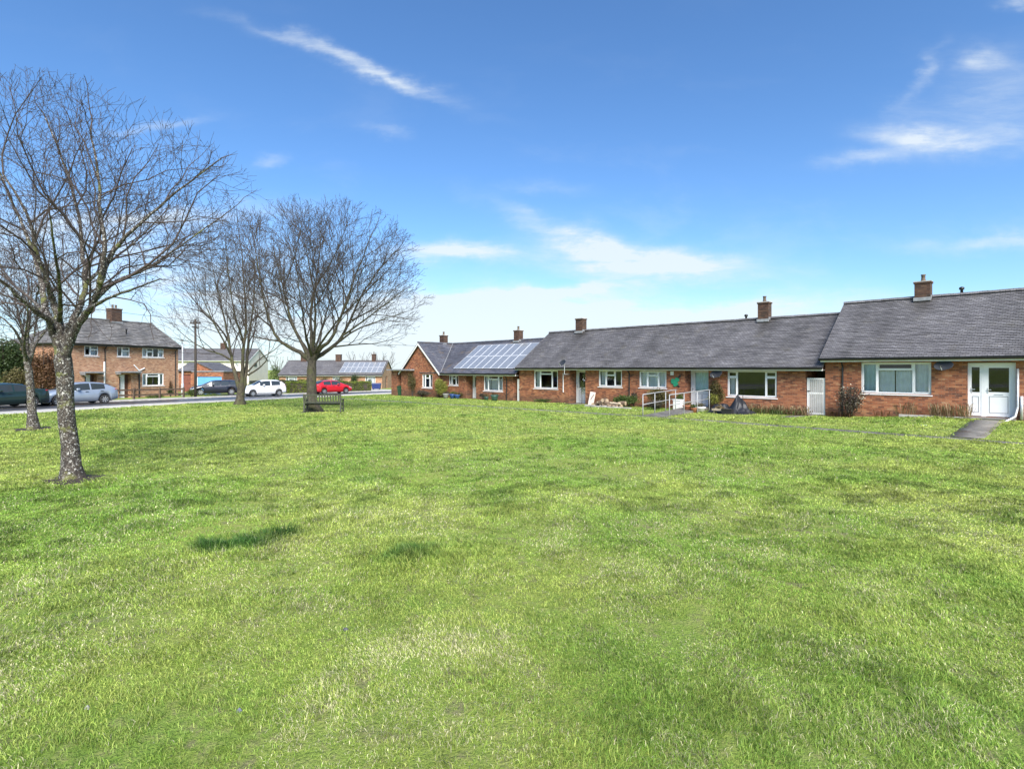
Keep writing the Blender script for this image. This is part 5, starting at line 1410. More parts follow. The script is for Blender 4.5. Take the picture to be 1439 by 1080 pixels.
TWIG = barkmat('grey_brown_twigs', (0.080, 0.058, 0.050), (0.045, 0.034, 0.030), (0.12, 0.10, 0.085), .1)
TWIG2 = barkmat('brown_twigs', (0.070, 0.054, 0.044), (0.040, 0.030, 0.025), (0.10, 0.085, 0.065), .1)
BARK1 = barkmat('lichened_bark', (0.070, 0.056, 0.043), (0.018, 0.014, 0.012), (0.54, 0.52, 0.47), .66, (0.15, 0.16, 0.035), .30)
BARK2 = barkmat('mossy_bark', (0.085, 0.072, 0.048), (0.030, 0.025, 0.018), (0.28, 0.27, 0.22), .12, (0.062, 0.064, 0.024), .5, .7)
BARK3 = barkmat('green_brown_bark', (0.10, 0.085, 0.055), (0.035, 0.028, 0.02), (0.34, 0.33, 0.27), .25, (0.070, 0.074, 0.026), .5, .7)

def tree_near():
    d = 10.86; x, y = TREES_AT[0]; g = gz(x, y)
    root = thing('bare_tree', 'nearest bare tree at left with white lichen on its leaning trunk', 'tree', (x, y, g), rot=0)
    T = Bare(3, (-9.9, 10.9, 4.85), (5.15, 2.9, 3.2), .0042, (.46, .34, .23, .19), .74, (30, 62), .012, .22, (9, 3.6, 1.9, .95, .45), 4, 2.5, base=(-9.1, 10.86, 2.7)); T.rs = .8
    q = lambda px, py, dz=0: pw(px, py, d + dz)
    tr = [q(102, 676), q(101, 655), q(98, 625), q(94, 590), q(92, 560), q(91, 530), q(89, 505), q(86, 482)]
    tr[0].z = g - .1
    rad = [.172, .156, .144, .139, .137, .142, .145, .10]
    T.limb([q(88, 508), q(78, 475), q(68, 448, -.3), q(40, 428, -.7), (q(10, 400, -1.1)), q(-40, 360, -1.5)], .125, .02, .35)
    T.limb([q(86, 500), q(76, 465), q(66, 440, .3), q(60, 400, .7), q(45, 350, 1.0), q(20, 290, 1.3), q(-10, 220, 1.4)], .135, .016, .30)
    T.limb([q(88, 490), q(84, 455), q(76, 425, .1), q(66, 395, -.3), q(50, 350, -.6), q(38, 300, -.8), q(5, 245, -.9)], .12, .015, .35)
    T.limb([q(90, 500), q(96, 470), q(104, 448), q(115, 425, .1), (q(120, 395, .3)), q(116, 350, .6), q(108, 290, .8), q(88, 225, .9), q(62, 160, 1.0)], .13, .014, .3)
    T.limb([q(92, 505), q(103, 468, -.1), q(118, 446, -.2), q(133, 425, -.3), q(140, 395, -.5), q(148, 350, -.6), q(142, 300, -.6), q(138, 245, -.5), q(128, 180, -.4)], .13, .014, .3)
    T.limb([q(140, 398, -.5), q(160, 352, -.4), q(200, 312, -.5), q(250, 268, -.4), q(312, 222, -.3)], .075, .011, .15)
    T.limb([q(136, 418, -.3), q(165, 395, 0), q(205, 378, .4), q(255, 345, .7), q(318, 300, .9)], .07, .011, .15)
    T.limb([q(120, 400, .3), q(150, 372, .9), q(190, 340, 1.5), q(230, 300, 2.0)], .06, .010, .15)
    T.limb([q(118, 440, -.2), q(150, 420, -.9), q(190, 405, -1.5), q(225, 392, -2.0)], .055, .010, .15)
    T.limb([q(66, 446, 0), q(45, 420, 1.0), q(15, 395, 2.0), q(-10, 350, 2.8)], .06, .010, .2)
    T.limb([q(108, 440, 0), q(120, 410, 1.0), q(130, 360, 2.2), q(140, 310, 3.0)], .07, .011, .2)
    T.limb([q(84, 450, 0), q(85, 420, -1.0), q(80, 370, -1.9), q(70, 300, -2.5)], .07, .011, .2)
    build_tree(T, root, BARK1, TWIG, tr, rad); print('tree_near', T.count())
tree_near()
def tree_second():
    d = 19.7; x, y = TREES_AT[1]; g = gz(x, y)
    root = thing('bare_tree', 'smaller bare tree with pale trunk between the two parked cars', 'tree', (x, y, g), rot=0)
    T = Bare(5, (-17.9, 19.7, 4.7), (3.1, 2.7, 2.4), .0072, (.34, .25, .20, .18), .7, (28, 56), .02, .2, (7, 2.8, 1.5, .8, .45), 4, 2.3, base=(-17.6, 19.7, 2.4))
    q = lambda px, py, dz=0: pw(px, py, d + dz)
    tr = [q(46, 605), q(45, 580), q(43, 550), q(40, 520), q(38, 505)]; tr[0].z = g - .1
    rad = [.155, .132, .118, .110, .08]
    for pts, r in (([(39, 512, 0), (33, 490, 0), (25, 470, -.4), (8, 450, -.8), (-15, 432, -1)], .09), ([(39, 512, 0), (35, 485, .2), (30, 455, .4), (22, 425, .5), (15, 395, .5)], .10),
                   ([(39, 510, 0), (38, 480, 0), (42, 450, -.2), (45, 415, -.3), (46, 385, -.3)], .10), ([(40, 512, 0), (48, 488, 0), (60, 470, .3), (75, 450, .6), (88, 430, .7)], .09),
                   ([(40, 510, 0), (44, 488, .5), (50, 460, 1.0), (58, 425, 1.4)], .08), ([(39, 508, 0), (34, 485, -.6), (38, 455, -1.2), (40, 425, -1.6)], .08)):
        T.limb([q(*p) for p in pts], r, .012, .25)
    build_tree(T, root, BARK1, TWIG, tr, rad); print('tree_second', T.count())
tree_second()
def tree_third():
    d = 35.9; x, y = TREES_AT[2]; g = gz(x, y)
    root = thing('bare_tree', 'bare tree with several mossy stems forking low beside the white car', 'tree', (x, y, g), rot=0)
    T = Bare(9, (-18.9, 35.9, 7.5), (5.8, 4.8, 5.6), .0092, (.80, .56, .38, .32), .72, (26, 54), .03, .17, (10, 5.0, 2.7, 1.4, .75), 4, 2.5, base=(-18, 35.9, 2.0))
    q = lambda px, py, dz=0: pw(px, py, d + dz)
    tr = [q(337, 570), q(338, 560), q(339, 550), q(340, 542)]; tr[0].z = g - .1
    rad = [.30, .25, .235, .24]
    for pts, r, r1 in (([(339, 553, 0), (331, 525, 0), (326, 500, .3), (319, 465, .6), (311, 425, 1.0), (300, 380, 1.3)], .18, .05),
                   ([(340, 550, 0), (341, 525, 0), (342, 495, -.3), (346, 450, -.5), (343, 400, -.6), (340, 350, -.6)], .19, .05),
                   ([(341, 548, 0), (346, 525, .2), (349, 490, .4), (352, 460, .6), (358, 410, .8), (356, 360, .8)], .17, .05),
                   ([(349, 527, .2), (368, 514, 0), (377, 500, -.2), (380, 480, -.3)], .075, .03), ([(349, 522, .2), (365, 505, .8), (388, 490, 1.2), (410, 470, 1.5)], .07, .03),
                   ([(328, 508, .2), (312, 498, -.3), (292, 492, -.8), (268, 478, -1.2), (245, 458, -1.5)], .085, .03), ([(322, 480, .5), (305, 455, 1.2), (280, 430, 2.0), (255, 400, 2.5)], .08, .03),
                   ([(327, 502, .3), (310, 470, -.8), (290, 430, -1.6), (270, 380, -2.2)], .08, .03), ([(343, 480, -.3), (330, 440, -1.5), (322, 390, -2.2), (318, 340, -2.5)], .08, .03)):
        T.limb([q(*p) for p in pts], r, r1 * .45, .3 if r > .1 else .15)
    build_tree(T, root, BARK3, TWIG2, tr, rad); print('tree_third', T.count())
tree_third()
def tree_bench():
    d = 28.75; x, y = TREES_AT[3]; g = gz(x, y)
    root = thing('bare_tree', 'large round bare tree with dark trunk right behind the park bench', 'tree', (x, y, g), rot=0)
    T = Bare(12, (-10.0, 28.75, 6.55), (6.0, 5.2, 4.75), .0082, (.66, .44, .29, .25), .70, (26, 54), .03, .17, (10, 4.6, 2.5, 1.3, .65), 4, 2.7, base=(-10.6, 28.75, 2.6))
    q = lambda px, py, dz=0: pw(px, py, d + dz)
    tr = [q(440, 580), q(439, 565), q(438, 545), q(438, 520), q(439, 506)]; tr[0].z = g - .1
    rad = [.32, .275, .25, .24, .2]
    for pts, r, r1 in (([(437, 507, 0), (425, 497, 0), (408, 488, -.2), (393, 478, -.4), (383, 460, -.5), (373, 430, -.6), (366, 395, -.7), (360, 355, -.8)], .155, .035),
                   ([(437, 506, 0), (428, 488, .2), (413, 458, .5), (405, 430, .7), (397, 398, .9), (385, 350, 1.1)], .14, .03),
                   ([(438, 505, 0), (438, 475, .3), (437, 435, .6), (445, 395, .9), (452, 330, 1.2)], .14, .03),
                   ([(439, 505, 0), (442, 475, -.4), (444, 440, -.8), (440, 400, -1.2), (430, 345, -1.6)], .12, .03),
                   ([(440, 505, 0), (452, 488, -.2), (464, 478, -.4), (478, 450, -.7), (490, 415, -.9), (505, 375, -1.0), (525, 325, -1.1)], .145, .032),
                   ([(440, 506, 0), (458, 494, .3), (476, 480, .6), (492, 452, .9), (506, 420, 1.1), (528, 385, 1.2), (560, 350, 1.3)], .15, .032),
                   ([(474, 482, .5), (500, 464, .2), (530, 452, -.2), (565, 440, -.4)], .07, .022), ([(468, 487, .4), (500, 484, 1.0), (530, 482, 1.6), (560, 474, 2.0)], .055, .02),
                   ([(395, 479, -.4), (370, 476, .2), (345, 470, .8)], .055, .02), ([(484, 470, -.2), (515, 448, -.9), (545, 425, -1.5), (572, 405, -1.9)], .06, .02), ([(383, 460, -.5), (365, 445, .6), (350, 420, 1.4), (345, 390, 1.8)], .055, .02), ([(495, 450, .9), (530, 430, 1.8), (560, 400, 2.4)], .055, .02), ([(446, 400, .9), (470, 360, .2), (490, 310, -.4)], .05, .02), ([(398, 405, .9), (415, 360, .2), (425, 310, -.5)], .045, .02), ([(484, 440, .9), (520, 405, 0), (550, 375, -.7)], .05, .02), ([(440, 500, 0), (450, 470, 1.4), (462, 430, 2.6), (475, 380, 3.4)], .09, .03), ([(439, 502, 0), (430, 470, -1.4), (424, 430, -2.6), (418, 380, -3.3)], .09, .03),
                   ([(439, 500, 0), (460, 470, -1.3), (482, 440, -2.4), (500, 400, -3.2)], .085, .03), ([(438, 500, 0), (415, 465, 1.4), (400, 430, 2.4), (390, 385, 3.0)], .085, .03)):
        T.limb([q(*p) for p in pts], r, r1 * .6, .36 if r > .1 else .15)
    build_tree(T, root, BARK2, TWIG2, tr, rad); print('tree_bench', T.count())
tree_bench()
def far_tree(label, px, depth, h, w, seed):
    x, y = place_z(px, depth); g = gz(x, y)
    root = thing('bare_tree', label, 'tree', (x, y, g), rot=0, group='bare trees far beyond the bungalows')
    T = Bare(seed, (x, y, g + h * .62), (w, w, h * .42), .022, (1.1, .8, .7), .6, (22, 44), .1, .13, (h, 4.0, 2.2, 1.4), 3, g + 1)
    tr = [Vector((x, y, g - .2)), Vector((x + .1, y, g + h * .15)), Vector((x, y, g + h * .28))]
    R_ = random.Random(seed)
    for k in range(6):
        a = k * 1.05 + R_.random(); T.limb([tr[2], tr[2] + Vector((math.cos(a) * w * .25, math.sin(a) * w * .25, h * .2)), tr[2] + Vector((math.cos(a) * w * .45, math.sin(a) * w * .45, h * (.42 + .14 * R_.random())))], h * .014, h * .005, .15)
    build_tree(T, root, BARK2, TWIG2, tr, [h * .022, h * .018, h * .018], sides=(8, 5, 3, 3, 3))
far_tree('bare far tree rising behind the solar panels of the far bungalow, left of the pair', 505, 112, 7.3, 4.2, 31)
far_tree('bare far tree with broad crown behind the end gable of the far bungalow', 541, 118, 7.5, 4.5, 33)
far_tree('bare far tree behind the gap between the cream house and the far bungalow', 392, 110, 6.2, 3.6, 35)

# ================================================================ SHRUBS, HEDGES AND SMALL PLANTS
def leaf_quads(P, size, rs, up=0.3, aspect=.55):
    n = len(P); d = rs.normal(size=(n, 3)); d[:, 2] += up; d /= np.linalg.norm(d, axis=1)[:, None]
    e = rs.normal(size=(n, 3)); e -= d * np.sum(e * d, 1)[:, None]; e /= np.linalg.norm(e, axis=1)[:, None]
    s = (size * rs.uniform(.6, 1.4, n))[:, None]
    V_ = np.stack([P, P + d * s * .5 + e * s * aspect * .5, P + d * s, P + d * s * .5 - e * s * aspect * .5], 1)
    return V_.reshape(-1, 3), np.arange(n * 4).reshape(n, 4)
def blobpts(n, rx, ry, h, rs, lumps=7, low=.05):
    """points through an uneven crown: several overlapping lumps inside an ellipsoid"""
    c = rs.normal(size=(lumps, 3)); c /= np.linalg.norm(c, axis=1)[:, None]; c *= rs.uniform(.15, .62, (lumps, 1)); c[:, 2] = c[:, 2] * .8
    r = rs.uniform(.32, .55, lumps); k = rs.integers(0, lumps, n)
    v_ = rs.normal(size=(n, 3)); v_ /= np.linalg.norm(v_, axis=1)[:, None]
    p = c[k] + v_ * (r[k] * rs.uniform(.45, 1.08, n))[:, None]
    p = np.stack([p[:, 0] * rx, p[:, 1] * ry, (p[:, 2] * .5 + .5) * h], -1); p[:, 2] = np.maximum(p[:, 2], low * rs.random(n))
    return p
def shrub(label, x, y, rx, ry, h, mat, n, size, seed, name='shrub', cat='shrub', stemmat=None, rot=None, lumps=8, group=None, stems=7, up=.3, zoff=0.0, part='foliage', sthick=.012):
    g = gz(x, y) + zoff; rs = np.random.default_rng(seed); t = thing(name, label, cat, (x, y, g), rot=TER.a if rot is None else rot, group=group)
    P = blobpts(n, rx, ry, h, rs, lumps); V_, F_ = leaf_quads(P, size, rs, up)
    raw_mesh(part, V_, [F_], mat, t)
    if stems:
        m = MB()
        for k in range(stems):
            a = rs.uniform(0, 6.28); q = rs.uniform(.3, .75); e = (math.cos(a) * rx * q, math.sin(a) * ry * q, h * rs.uniform(.55, .98))
            m.tube([(e[0] * .08, e[1] * .08, -.05), (e[0] * .5 + rs.normal() * .03, e[1] * .5, e[2] * .5), e], [sthick, sthick * .7, sthick * .3], 4)
        m.build('stem', stemmat or TWIG2, t)
    return t
def tuft(label, s, t_, w, dpt, h, mat, n, seed, lean=.8, name='plant', cat='plant', bw=.012, group=None):
    """a clump of long narrow leaves along the foot of the wall"""
    W_ = TER.w(s, t_); g = gz(W_.x, W_.y); rs = np.random.default_rng(seed); th_ = thing(name, label, cat, (W_.x, W_.y, g), rot=TER.a, group=group)
    x = rs.uniform(-w, w, n); y = rs.uniform(-dpt, dpt, n); a = rs.uniform(0, 6.28, n); l = rs.uniform(.25, lean, n); hh = h * rs.uniform(.5, 1.1, n)
    B = np.stack([x, y, np.full(n, -.02)], -1); D = np.stack([np.cos(a) * l, np.sin(a) * l, np.zeros(n)], -1)
    sd = np.stack([-np.sin(a), np.cos(a), np.zeros(n)], -1) * bw
    M1 = B + D * (hh * .4)[:, None] + np.array([0, 0, 1]) * (hh * .7)[:, None]; T_ = B + D * (hh * 1.0)[:, None] + np.array([0, 0, 1]) * (hh * (1 - .35 * l))[:, None]
    V_ = np.stack([B - sd * .6, B + sd * .6, M1 + sd, M1 - sd, T_], 1).reshape(-1, 3); o = np.arange(n)[:, None] * 5
    raw_mesh('leaves', V_, [o + np.array([[0, 1, 2, 3]]), o + np.array([[3, 2, 4]])], mat, th_)
    return th_
L_DK = leafmat('dark_evergreen_leaves', (0.018, 0.035, 0.012), (0.040, 0.066, 0.020), (0.075, 0.105, 0.035))
L_MID = leafmat('mid_green_leaves', (0.035, 0.060, 0.016), (0.075, 0.115, 0.028), (0.14, 0.17, 0.05))
L_YEL = leafmat('yellow_green_leaves', (0.10, 0.12, 0.022), (0.23, 0.24, 0.045), (0.38, 0.36, 0.10))
L_BR = leafmat('brown_beech_leaves', (0.06, 0.032, 0.016), (0.12, 0.062, 0.030), (0.19, 0.115, 0.05))
L_DRY = leafmat('dry_straw_leaves', (0.12, 0.085, 0.045), (0.25, 0.19, 0.10), (0.38, 0.30, 0.18))
L_PUR = leafmat('purple_green_leaves', (0.035, 0.025, 0.025), (0.075, 0.062, 0.045), (0.13, 0.13, 0.075))
L_OLIVE = leafmat('olive_leaves', (0.05, 0.042, 0.018), (0.11, 0.095, 0.035), (0.19, 0.17, 0.065))
L_PALE = leafmat('pale_flowers', (0.35, 0.26, 0.16), (0.55, 0.48, 0.36), (0.7, 0.66, 0.55), 1.5, .3)
L_HEDGE = leafmat('clipped_hedge_leaves', (0.07, 0.105, 0.015), (0.14, 0.185, 0.028), (0.23, 0.26, 0.05), .8)

def hedge(name, label, A, B, w, h, mat, n, seed, size=.11, brown_end=None):
    A, B = Vector((*A, 0)), Vector((*B, 0)); L = (B - A).length; a = math.atan2((B - A).y, (B - A).x); g = gz(A.x, A.y); rs = np.random.default_rng(seed)
    t = thing(name, label, 'hedge', (A.x, A.y, g), rot=a)
    n1 = n; p = rs.uniform(0, 1, (n1, 3)); face = rs.choice(4, n1, p=[.38, .12, .36, .14])
    X = p[:, 0] * L; Yy = (p[:, 1] - .5) * w; Zz = p[:, 2] * h
    dep = np.abs(rs.normal(0, .06, n1))
    Yy = np.where(face == 0, -w / 2 + dep, np.where(face == 1, w / 2 - dep, Yy)); Zz = np.where(face == 2, h - dep, Zz); X = np.where(face == 3, np.where(p[:, 1] > .5, L - dep, dep), X)
    bump = .05 * np.sin(X * 2.1) + .04 * np.sin(X * 5.3 + 1) + .03 * np.sin(Zz * 6 + X * 3)
    Zz = Zz + np.where(face == 2, bump, 0); Yy = Yy + np.where(face == 0, bump, 0)
    gz_ = ground(A.x + (B - A).x * X / L, A.y + (B - A).y * X / L) - g
    P = np.stack([X, Yy, Zz + gz_], -1); V_, F_ = leaf_quads(P, size, rs, .25, .7); raw_mesh('foliage', V_, [F_], mat, t)
    c = MB(); k = max(2, int(L / 1.0))
    for i in range(k):
        x0, x1 = L * i / k, L * (i + 1) / k
        z0 = gz(A.x + (B - A).x * i / k, A.y + (B - A).y * i / k) - g
        c.box(x0 + .07, x1 + .06 if i < k - 1 else x1 - .08, -w / 2 + .1 + .01 * (i % 2), w / 2 - .1 - .01 * (i % 2), z0 - .25, z0 + h - .12 - .01 * (i % 2))
    c.build('branches', TWIG2, t)
    return t
# far and middle distance plants
x0, y0 = place_z(403.5, 61); x1, y1 = place_z(519.5, 68.5)
hedge('hedge', 'long low clipped yellow green hedge behind the red car', (x0, y0), (x1, y1), 1.3, 1.22, L_HEDGE, 9000, 1)
x0, y0 = place_z(383, 74); x1, y1 = place_z(440, 77)
hedge('hedge', 'dark unclipped hedge under the windows of the far bungalow', (x0, y0), (x1, y1), 1.2, 1.35, L_DK, 4000, 2)
def at(px, d): return place_z(px, d)
def SH(label, px, depth, wpx, top, mat, n, size, seed, **k):
    x, y = at(px, depth); h = EYE + (HY - top) / FPX * depth - gz(x, y); r = wpx / 2 / FPX * depth
    return shrub(label, x, y, r, min(r, 2.2), h, mat, n, size, seed, rot=0.0, **k)
SH('golden bush showing above the clipped hedge left of the red car', 455, 72, 30, 524, L_OLIVE, 1500, .12, 11)
SH('yellowish bush above the clipped hedge behind the trunk of the bench tree', 424, 71, 24, 529, L_YEL, 900, .12, 12)
SH('dark pointed evergreen bush against the far solar bungalow', 497, 76, 22, 520, L_DK, 1500, .12, 13)
SH('round dark evergreen bush behind the red car', 478, 75, 24, 528, L_DK, 1200, .12, 14)
SH('small dark bush at the corner of the far bungalow by the navy bin', 519, 79, 12, 530, L_DK, 700, .12, 15)
SH('grey green tree between the cream house and the far bungalow', 386, 88, 24, 506, L_MID, 1500, .16, 16, name='tree', cat='tree')
SH('brown dry hedge mass left of the two storey house', 66, 39.0, 60, 477, L_BR, 8500, .14, 17, lumps=14, stems=14, sthick=.03)
SH('tall dark green evergreen tree at the far left edge', 8, 41.5, 84, 458, L_DK, 9000, .17, 18, lumps=16, name='evergreen_tree', cat='tree', sthick=.06)
SH('brown and green shrub under the evergreen tree at the far left', 26, 38.6, 60, 508, L_OLIVE, 4000, .13, 19, lumps=10)
SH('dark laurel bush behind the low wooden fence near its right end', 240, 50, 12, 541, L_DK, 500, .1, 20)
SH('reddish twiggy shrub by the front door of the two storey house', 189, 47, 12, 540, L_BR, 320, .08, 21)
SH('dark leafy bush at the foot of the telegraph pole', 270, 49.5, 16, 545, L_MID, 700, .1, 22)
SH('low green plant in front of the wooden fence', 218, 46.3, 26, 554, L_MID, 700, .08, 23)
SH('climbing rose against the two storey house beside its right downpipe', 240, 51.2, 9, 528, L_BR, 360, .08, 24)
SH('small round green bush on the verge beside the white car', 352, 60, 14, 536, L_MID, 700, .1, 25)
SH('white blossomed tree in front of the cream house', 297, 76, 26, 506, L_PALE, 900, .12, 26, name='blossom_tree', cat='tree')
SH('dark conifer standing left of the cream house roof', 286, 96, 11, 482, L_DK, 1200, .18, 27, name='conifer', cat='tree')
SH('grassy plants along the verge edge by the black car', 300, 52.0, 40, 552.5, L_MID, 800, .07, 28)

def TS(label, px, t_, wpx, top, mat, n, size, seed, **k):
    """a plant at the foot of the terrace: photo column, distance in front of the wall, width and top in photo pixels"""
    s = S_(px, t_); W_ = TER.w(s, t_); d = W_.y; h = EYE + (HY - top) / FPX * d - gz(W_.x, W_.y)
    return shrub(label, W_.x, W_.y, wpx / 2 / FPX * d * 1.35, k.pop('ry', .35) * 1.15, h * 1.08, mat, int(n * 1.7), size, seed, **k)
TS('dark leafless climber on the gable wall beside the porch', 580, -.55, 20, 519, L_OLIVE, 900, .09, 41, name='climbing_plant', cat='climber', ry=.14, stems=14)
TS('low purple green border shrubs under the gable window', 594, -.9, 34, 547, L_PUR, 1300, .09, 42, ry=.5)
TS('large yellow green variegated shrub in the corner of the cross gable', 620, -.75, 23, 527.5, L_YEL, 2400, .10, 43, ry=.6, lumps=12)
TS('pot plants with yellow flowers by the small window of the solar bungalow', 640, -.45, 17, 550, L_YEL, 300, .07, 44, ry=.25)
TS('small bushy plant against the brick pier of the recessed door', 648, -.4, 10, 549, L_OLIVE, 260, .08, 45, ry=.2)
TS('dark plant beside the recessed door of the solar bungalow', 679, -.45, 11, 551, L_PUR, 350, .08, 46, ry=.25)
TS('low green weeds under the first window of the middle bungalow', 766, -.35, 32, 560.5, L_MID, 450, .07, 47, ry=.2)
TS('green climber hanging over the half glazed door of the middle bungalow', 818, -.12, 10, 520, L_MID, 200, .06, 48, ry=.1, zoff=0, stems=3, name='climbing_plant', cat='climber')
TS('green leafy bush behind the log pile', 880, -.9, 34, 554, L_MID, 1500, .09, 49, ry=.5)
TS('tall grey plume plant against the wall by the downpipe', 891, -.45, 10, 547, L_PUR, 420, .09, 50, ry=.2)
TS('olive bush under the net curtained window behind the left handrail', 927, -.7, 36, 541, L_OLIVE, 1900, .09, 51, ry=.5, lumps=10)
TS('dark shrub beside the ramp behind its left handrail', 921, -1.8, 30, 562, L_PUR, 1100, .08, 52, ry=.5)
TS('green shrub at the top of the ramp below the green wall ornament', 956, -.55, 12, 553, L_MID, 500, .08, 53, ry=.25)
TS('yellow olive climbing plant on the wall under the dark satellite dish', 1007, -.32, 21, 533, L_OLIVE, 1900, .085, 54, ry=.22, lumps=12, name='climbing_plant', cat='climber')
TS('yellow green trailing stems on the lower part of the climbing plant', 1003, -.5, 17, 548, L_YEL, 420, .07, 55, ry=.2)
TS('rose bush with pale blossom against the downpipe of the nearest bungalow', 1195, -.7, 42, 541, L_PUR, 1100, .075, 56, ry=.5, stems=18, sthick=.016)
for i, (px, t_, wpx, n, h, lab, mat) in enumerate([(1068, -.6, 44, 260, .62, 'clump of dry straw leaves under the large dark window', L_DRY), (1110, -.7, 40, 240, .58, 'clump of dry straw leaves left of the slatted gate', L_DRY),
        (1090, -.95, 60, 320, .34, 'low green leaves at the edge of the bed before the large window', L_MID), (1336, -.42, 34, 170, .75, 'pinkish dry leaves below the oval satellite dish', L_DRY), (1274, -.42, 16, 40, .85, 'few bare upright stems under the nearest large window', L_DRY),
        (1240, -.40, 14, 24, .40, 'sparse dry stalks right of the rose bush', L_BR), (1120, -1.2, 26, 60, .30, 'reddish brown leaves by the slatted gate path', L_BR), (1180, -.75, 24, 120, .38, 'dark dry leaves at the foot of the brick pier', L_BR)]):
    s = S_(px, t_); d = TER.w(s, t_).y
    tuft(lab, s, t_, wpx / 2 / FPX * d * 1.3, .22, h, mat, n, 60 + i)
# pale blossoms on the rose
TS('scattered pale rose blossoms above the dark rose bush', 1190, -.75, 40, 537, L_PALE, 70, .10, 57, ry=.4, stems=5, name='rose_blossom', cat='flowers', part='petals')

# ---------------------------------------------------------------- pots, planters, log pile, tarpaulin
TERRA = basic('terracotta', (0.34, 0.13, 0.06), .8, 0, .2, 6)
BLUEG = basic('blue_glazed_pot', (0.04, 0.09, 0.28), .25, 0, .15, 5)
GREENG = basic('green_glazed_pot', (0.05, 0.11, 0.10), .25, 0, .2, 5)
GREYP = basic('grey_stone_pot', (0.25, 0.25, 0.24), .8, 0, .2, 8)
def pot(label, px, t_, r, h, mat, leaf=None, seed=1, lh=.3, name='plant_pot', cat='plant pot'):
    s = S_(px, t_); W_ = TER.w(s, t_); t = thing(name, label, cat, (W_.x, W_.y, gz(W_.x, W_.y)), rot=0)
    m = MB(); m.lathe([(r * .7, 0), (r * .95, h * .75), (r, h * .8), (r * 1.06, h * .82), (r * 1.06, h), (r * .9, h), (r * .85, h * .85), (.01, h * .85)], 16); m.build('pot', mat, t, smooth_=True)
    if leaf:
        rs = np.random.default_rng(seed); P = blobpts(160, r * 1.5, r * 1.5, lh, rs, 5); P[:, 2] += h * .85; V_, F_ = leaf_quads(P, .07, rs); raw_mesh('foliage', V_, [F_], leaf, t)
pot('blue glazed pot under the small window of the solar bungalow', 636.5, -.8, .27, .38, BLUEG, L_MID, 1)
pot('dark blue pot beside the yellow flowers at the solar bungalow', 643, -.75, .24, .34, BLUEG, L_OLIVE, 2)
pot('grey stone pot at the foot of the yellow green shrub', 627, -1.25, .25, .42, GREYP, L_PUR, 3)
pot('round green glazed pot on the grass below the solar bungalow window', 695.5, -.9, .30, .44, GREENG, L_DK, 4, .16)
pot('small dark pot beside the recessed door of the solar bungalow', 684, -.7, .18, .26, GREENG, L_OLIVE, 5)
pot('terracotta pot at the right handrail of the ramp', 967, -2.4, .26, .36, TERRA, L_DRY, 6)
pot('small terracotta pot right of the larger pot by the handrail', 976, -2.6, .18, .24, TERRA, L_MID, 7)
pot('white planter bowl on the grass at the foot of the right handrail', 985, -1.7, .26, .25, WPAINT, L_OLIVE, 8)
def white_box():
    s, t_ = S_(953.5, -1.0), -1.0; W_ = TER.w(s, t_); t = thing('storage_box', 'small white storage box standing at the top of the ramp', 'box', (W_.x, W_.y, gz(W_.x, W_.y)), rot=TER.a)
    m = MB(); m.box(-.24, .24, -.16, .16, 0, .52); m.build('body', WPAINT, t, bevel=.02); l = MB(); l.box(-.26, .26, -.18, .18, .523, .58); l.build('lid', WPAINT, t, bevel=.01)
white_box()
def leaning_board():
    s, t_ = S_(831.5, -.35), -.35; W_ = TER.w(s, t_); t = thing('white_board', 'pale wooden board leaning on the brick wall right of the half glazed door', 'board', (W_.x, W_.y, gz(W_.x, W_.y)), rot=TER.a)
    m = MB(); vs = [(-.2, -.12, .0), (.22, -.12, 0), (.22, .14, .82), (-.2, .14, .86)]; vs += [(a, b + .05, c) for a, b, c in vs]
    m.faces(vs, [(0, 1, 2, 3), (7, 6, 5, 4), (0, 4, 5, 1), (1, 5, 6, 2), (2, 6, 7, 3), (3, 7, 4, 0)]); m.build('panel', basic('pinkish_board', (.62, .52, .47), .7, 0, .15, 5), t)
    b = MB(); b.faces([(-.16, -.119 + .04, .22 - .0), (-.02, -.05, .22), (.18, .0735, .7), (.08, .0735, .7)], [(0, 1, 2, 3)]) if False else b.tube([(.16, .055, .68), (-.05, -.02, .34)], .018, 5)
    b.build('handle', BLACK, t)
leaning_board()
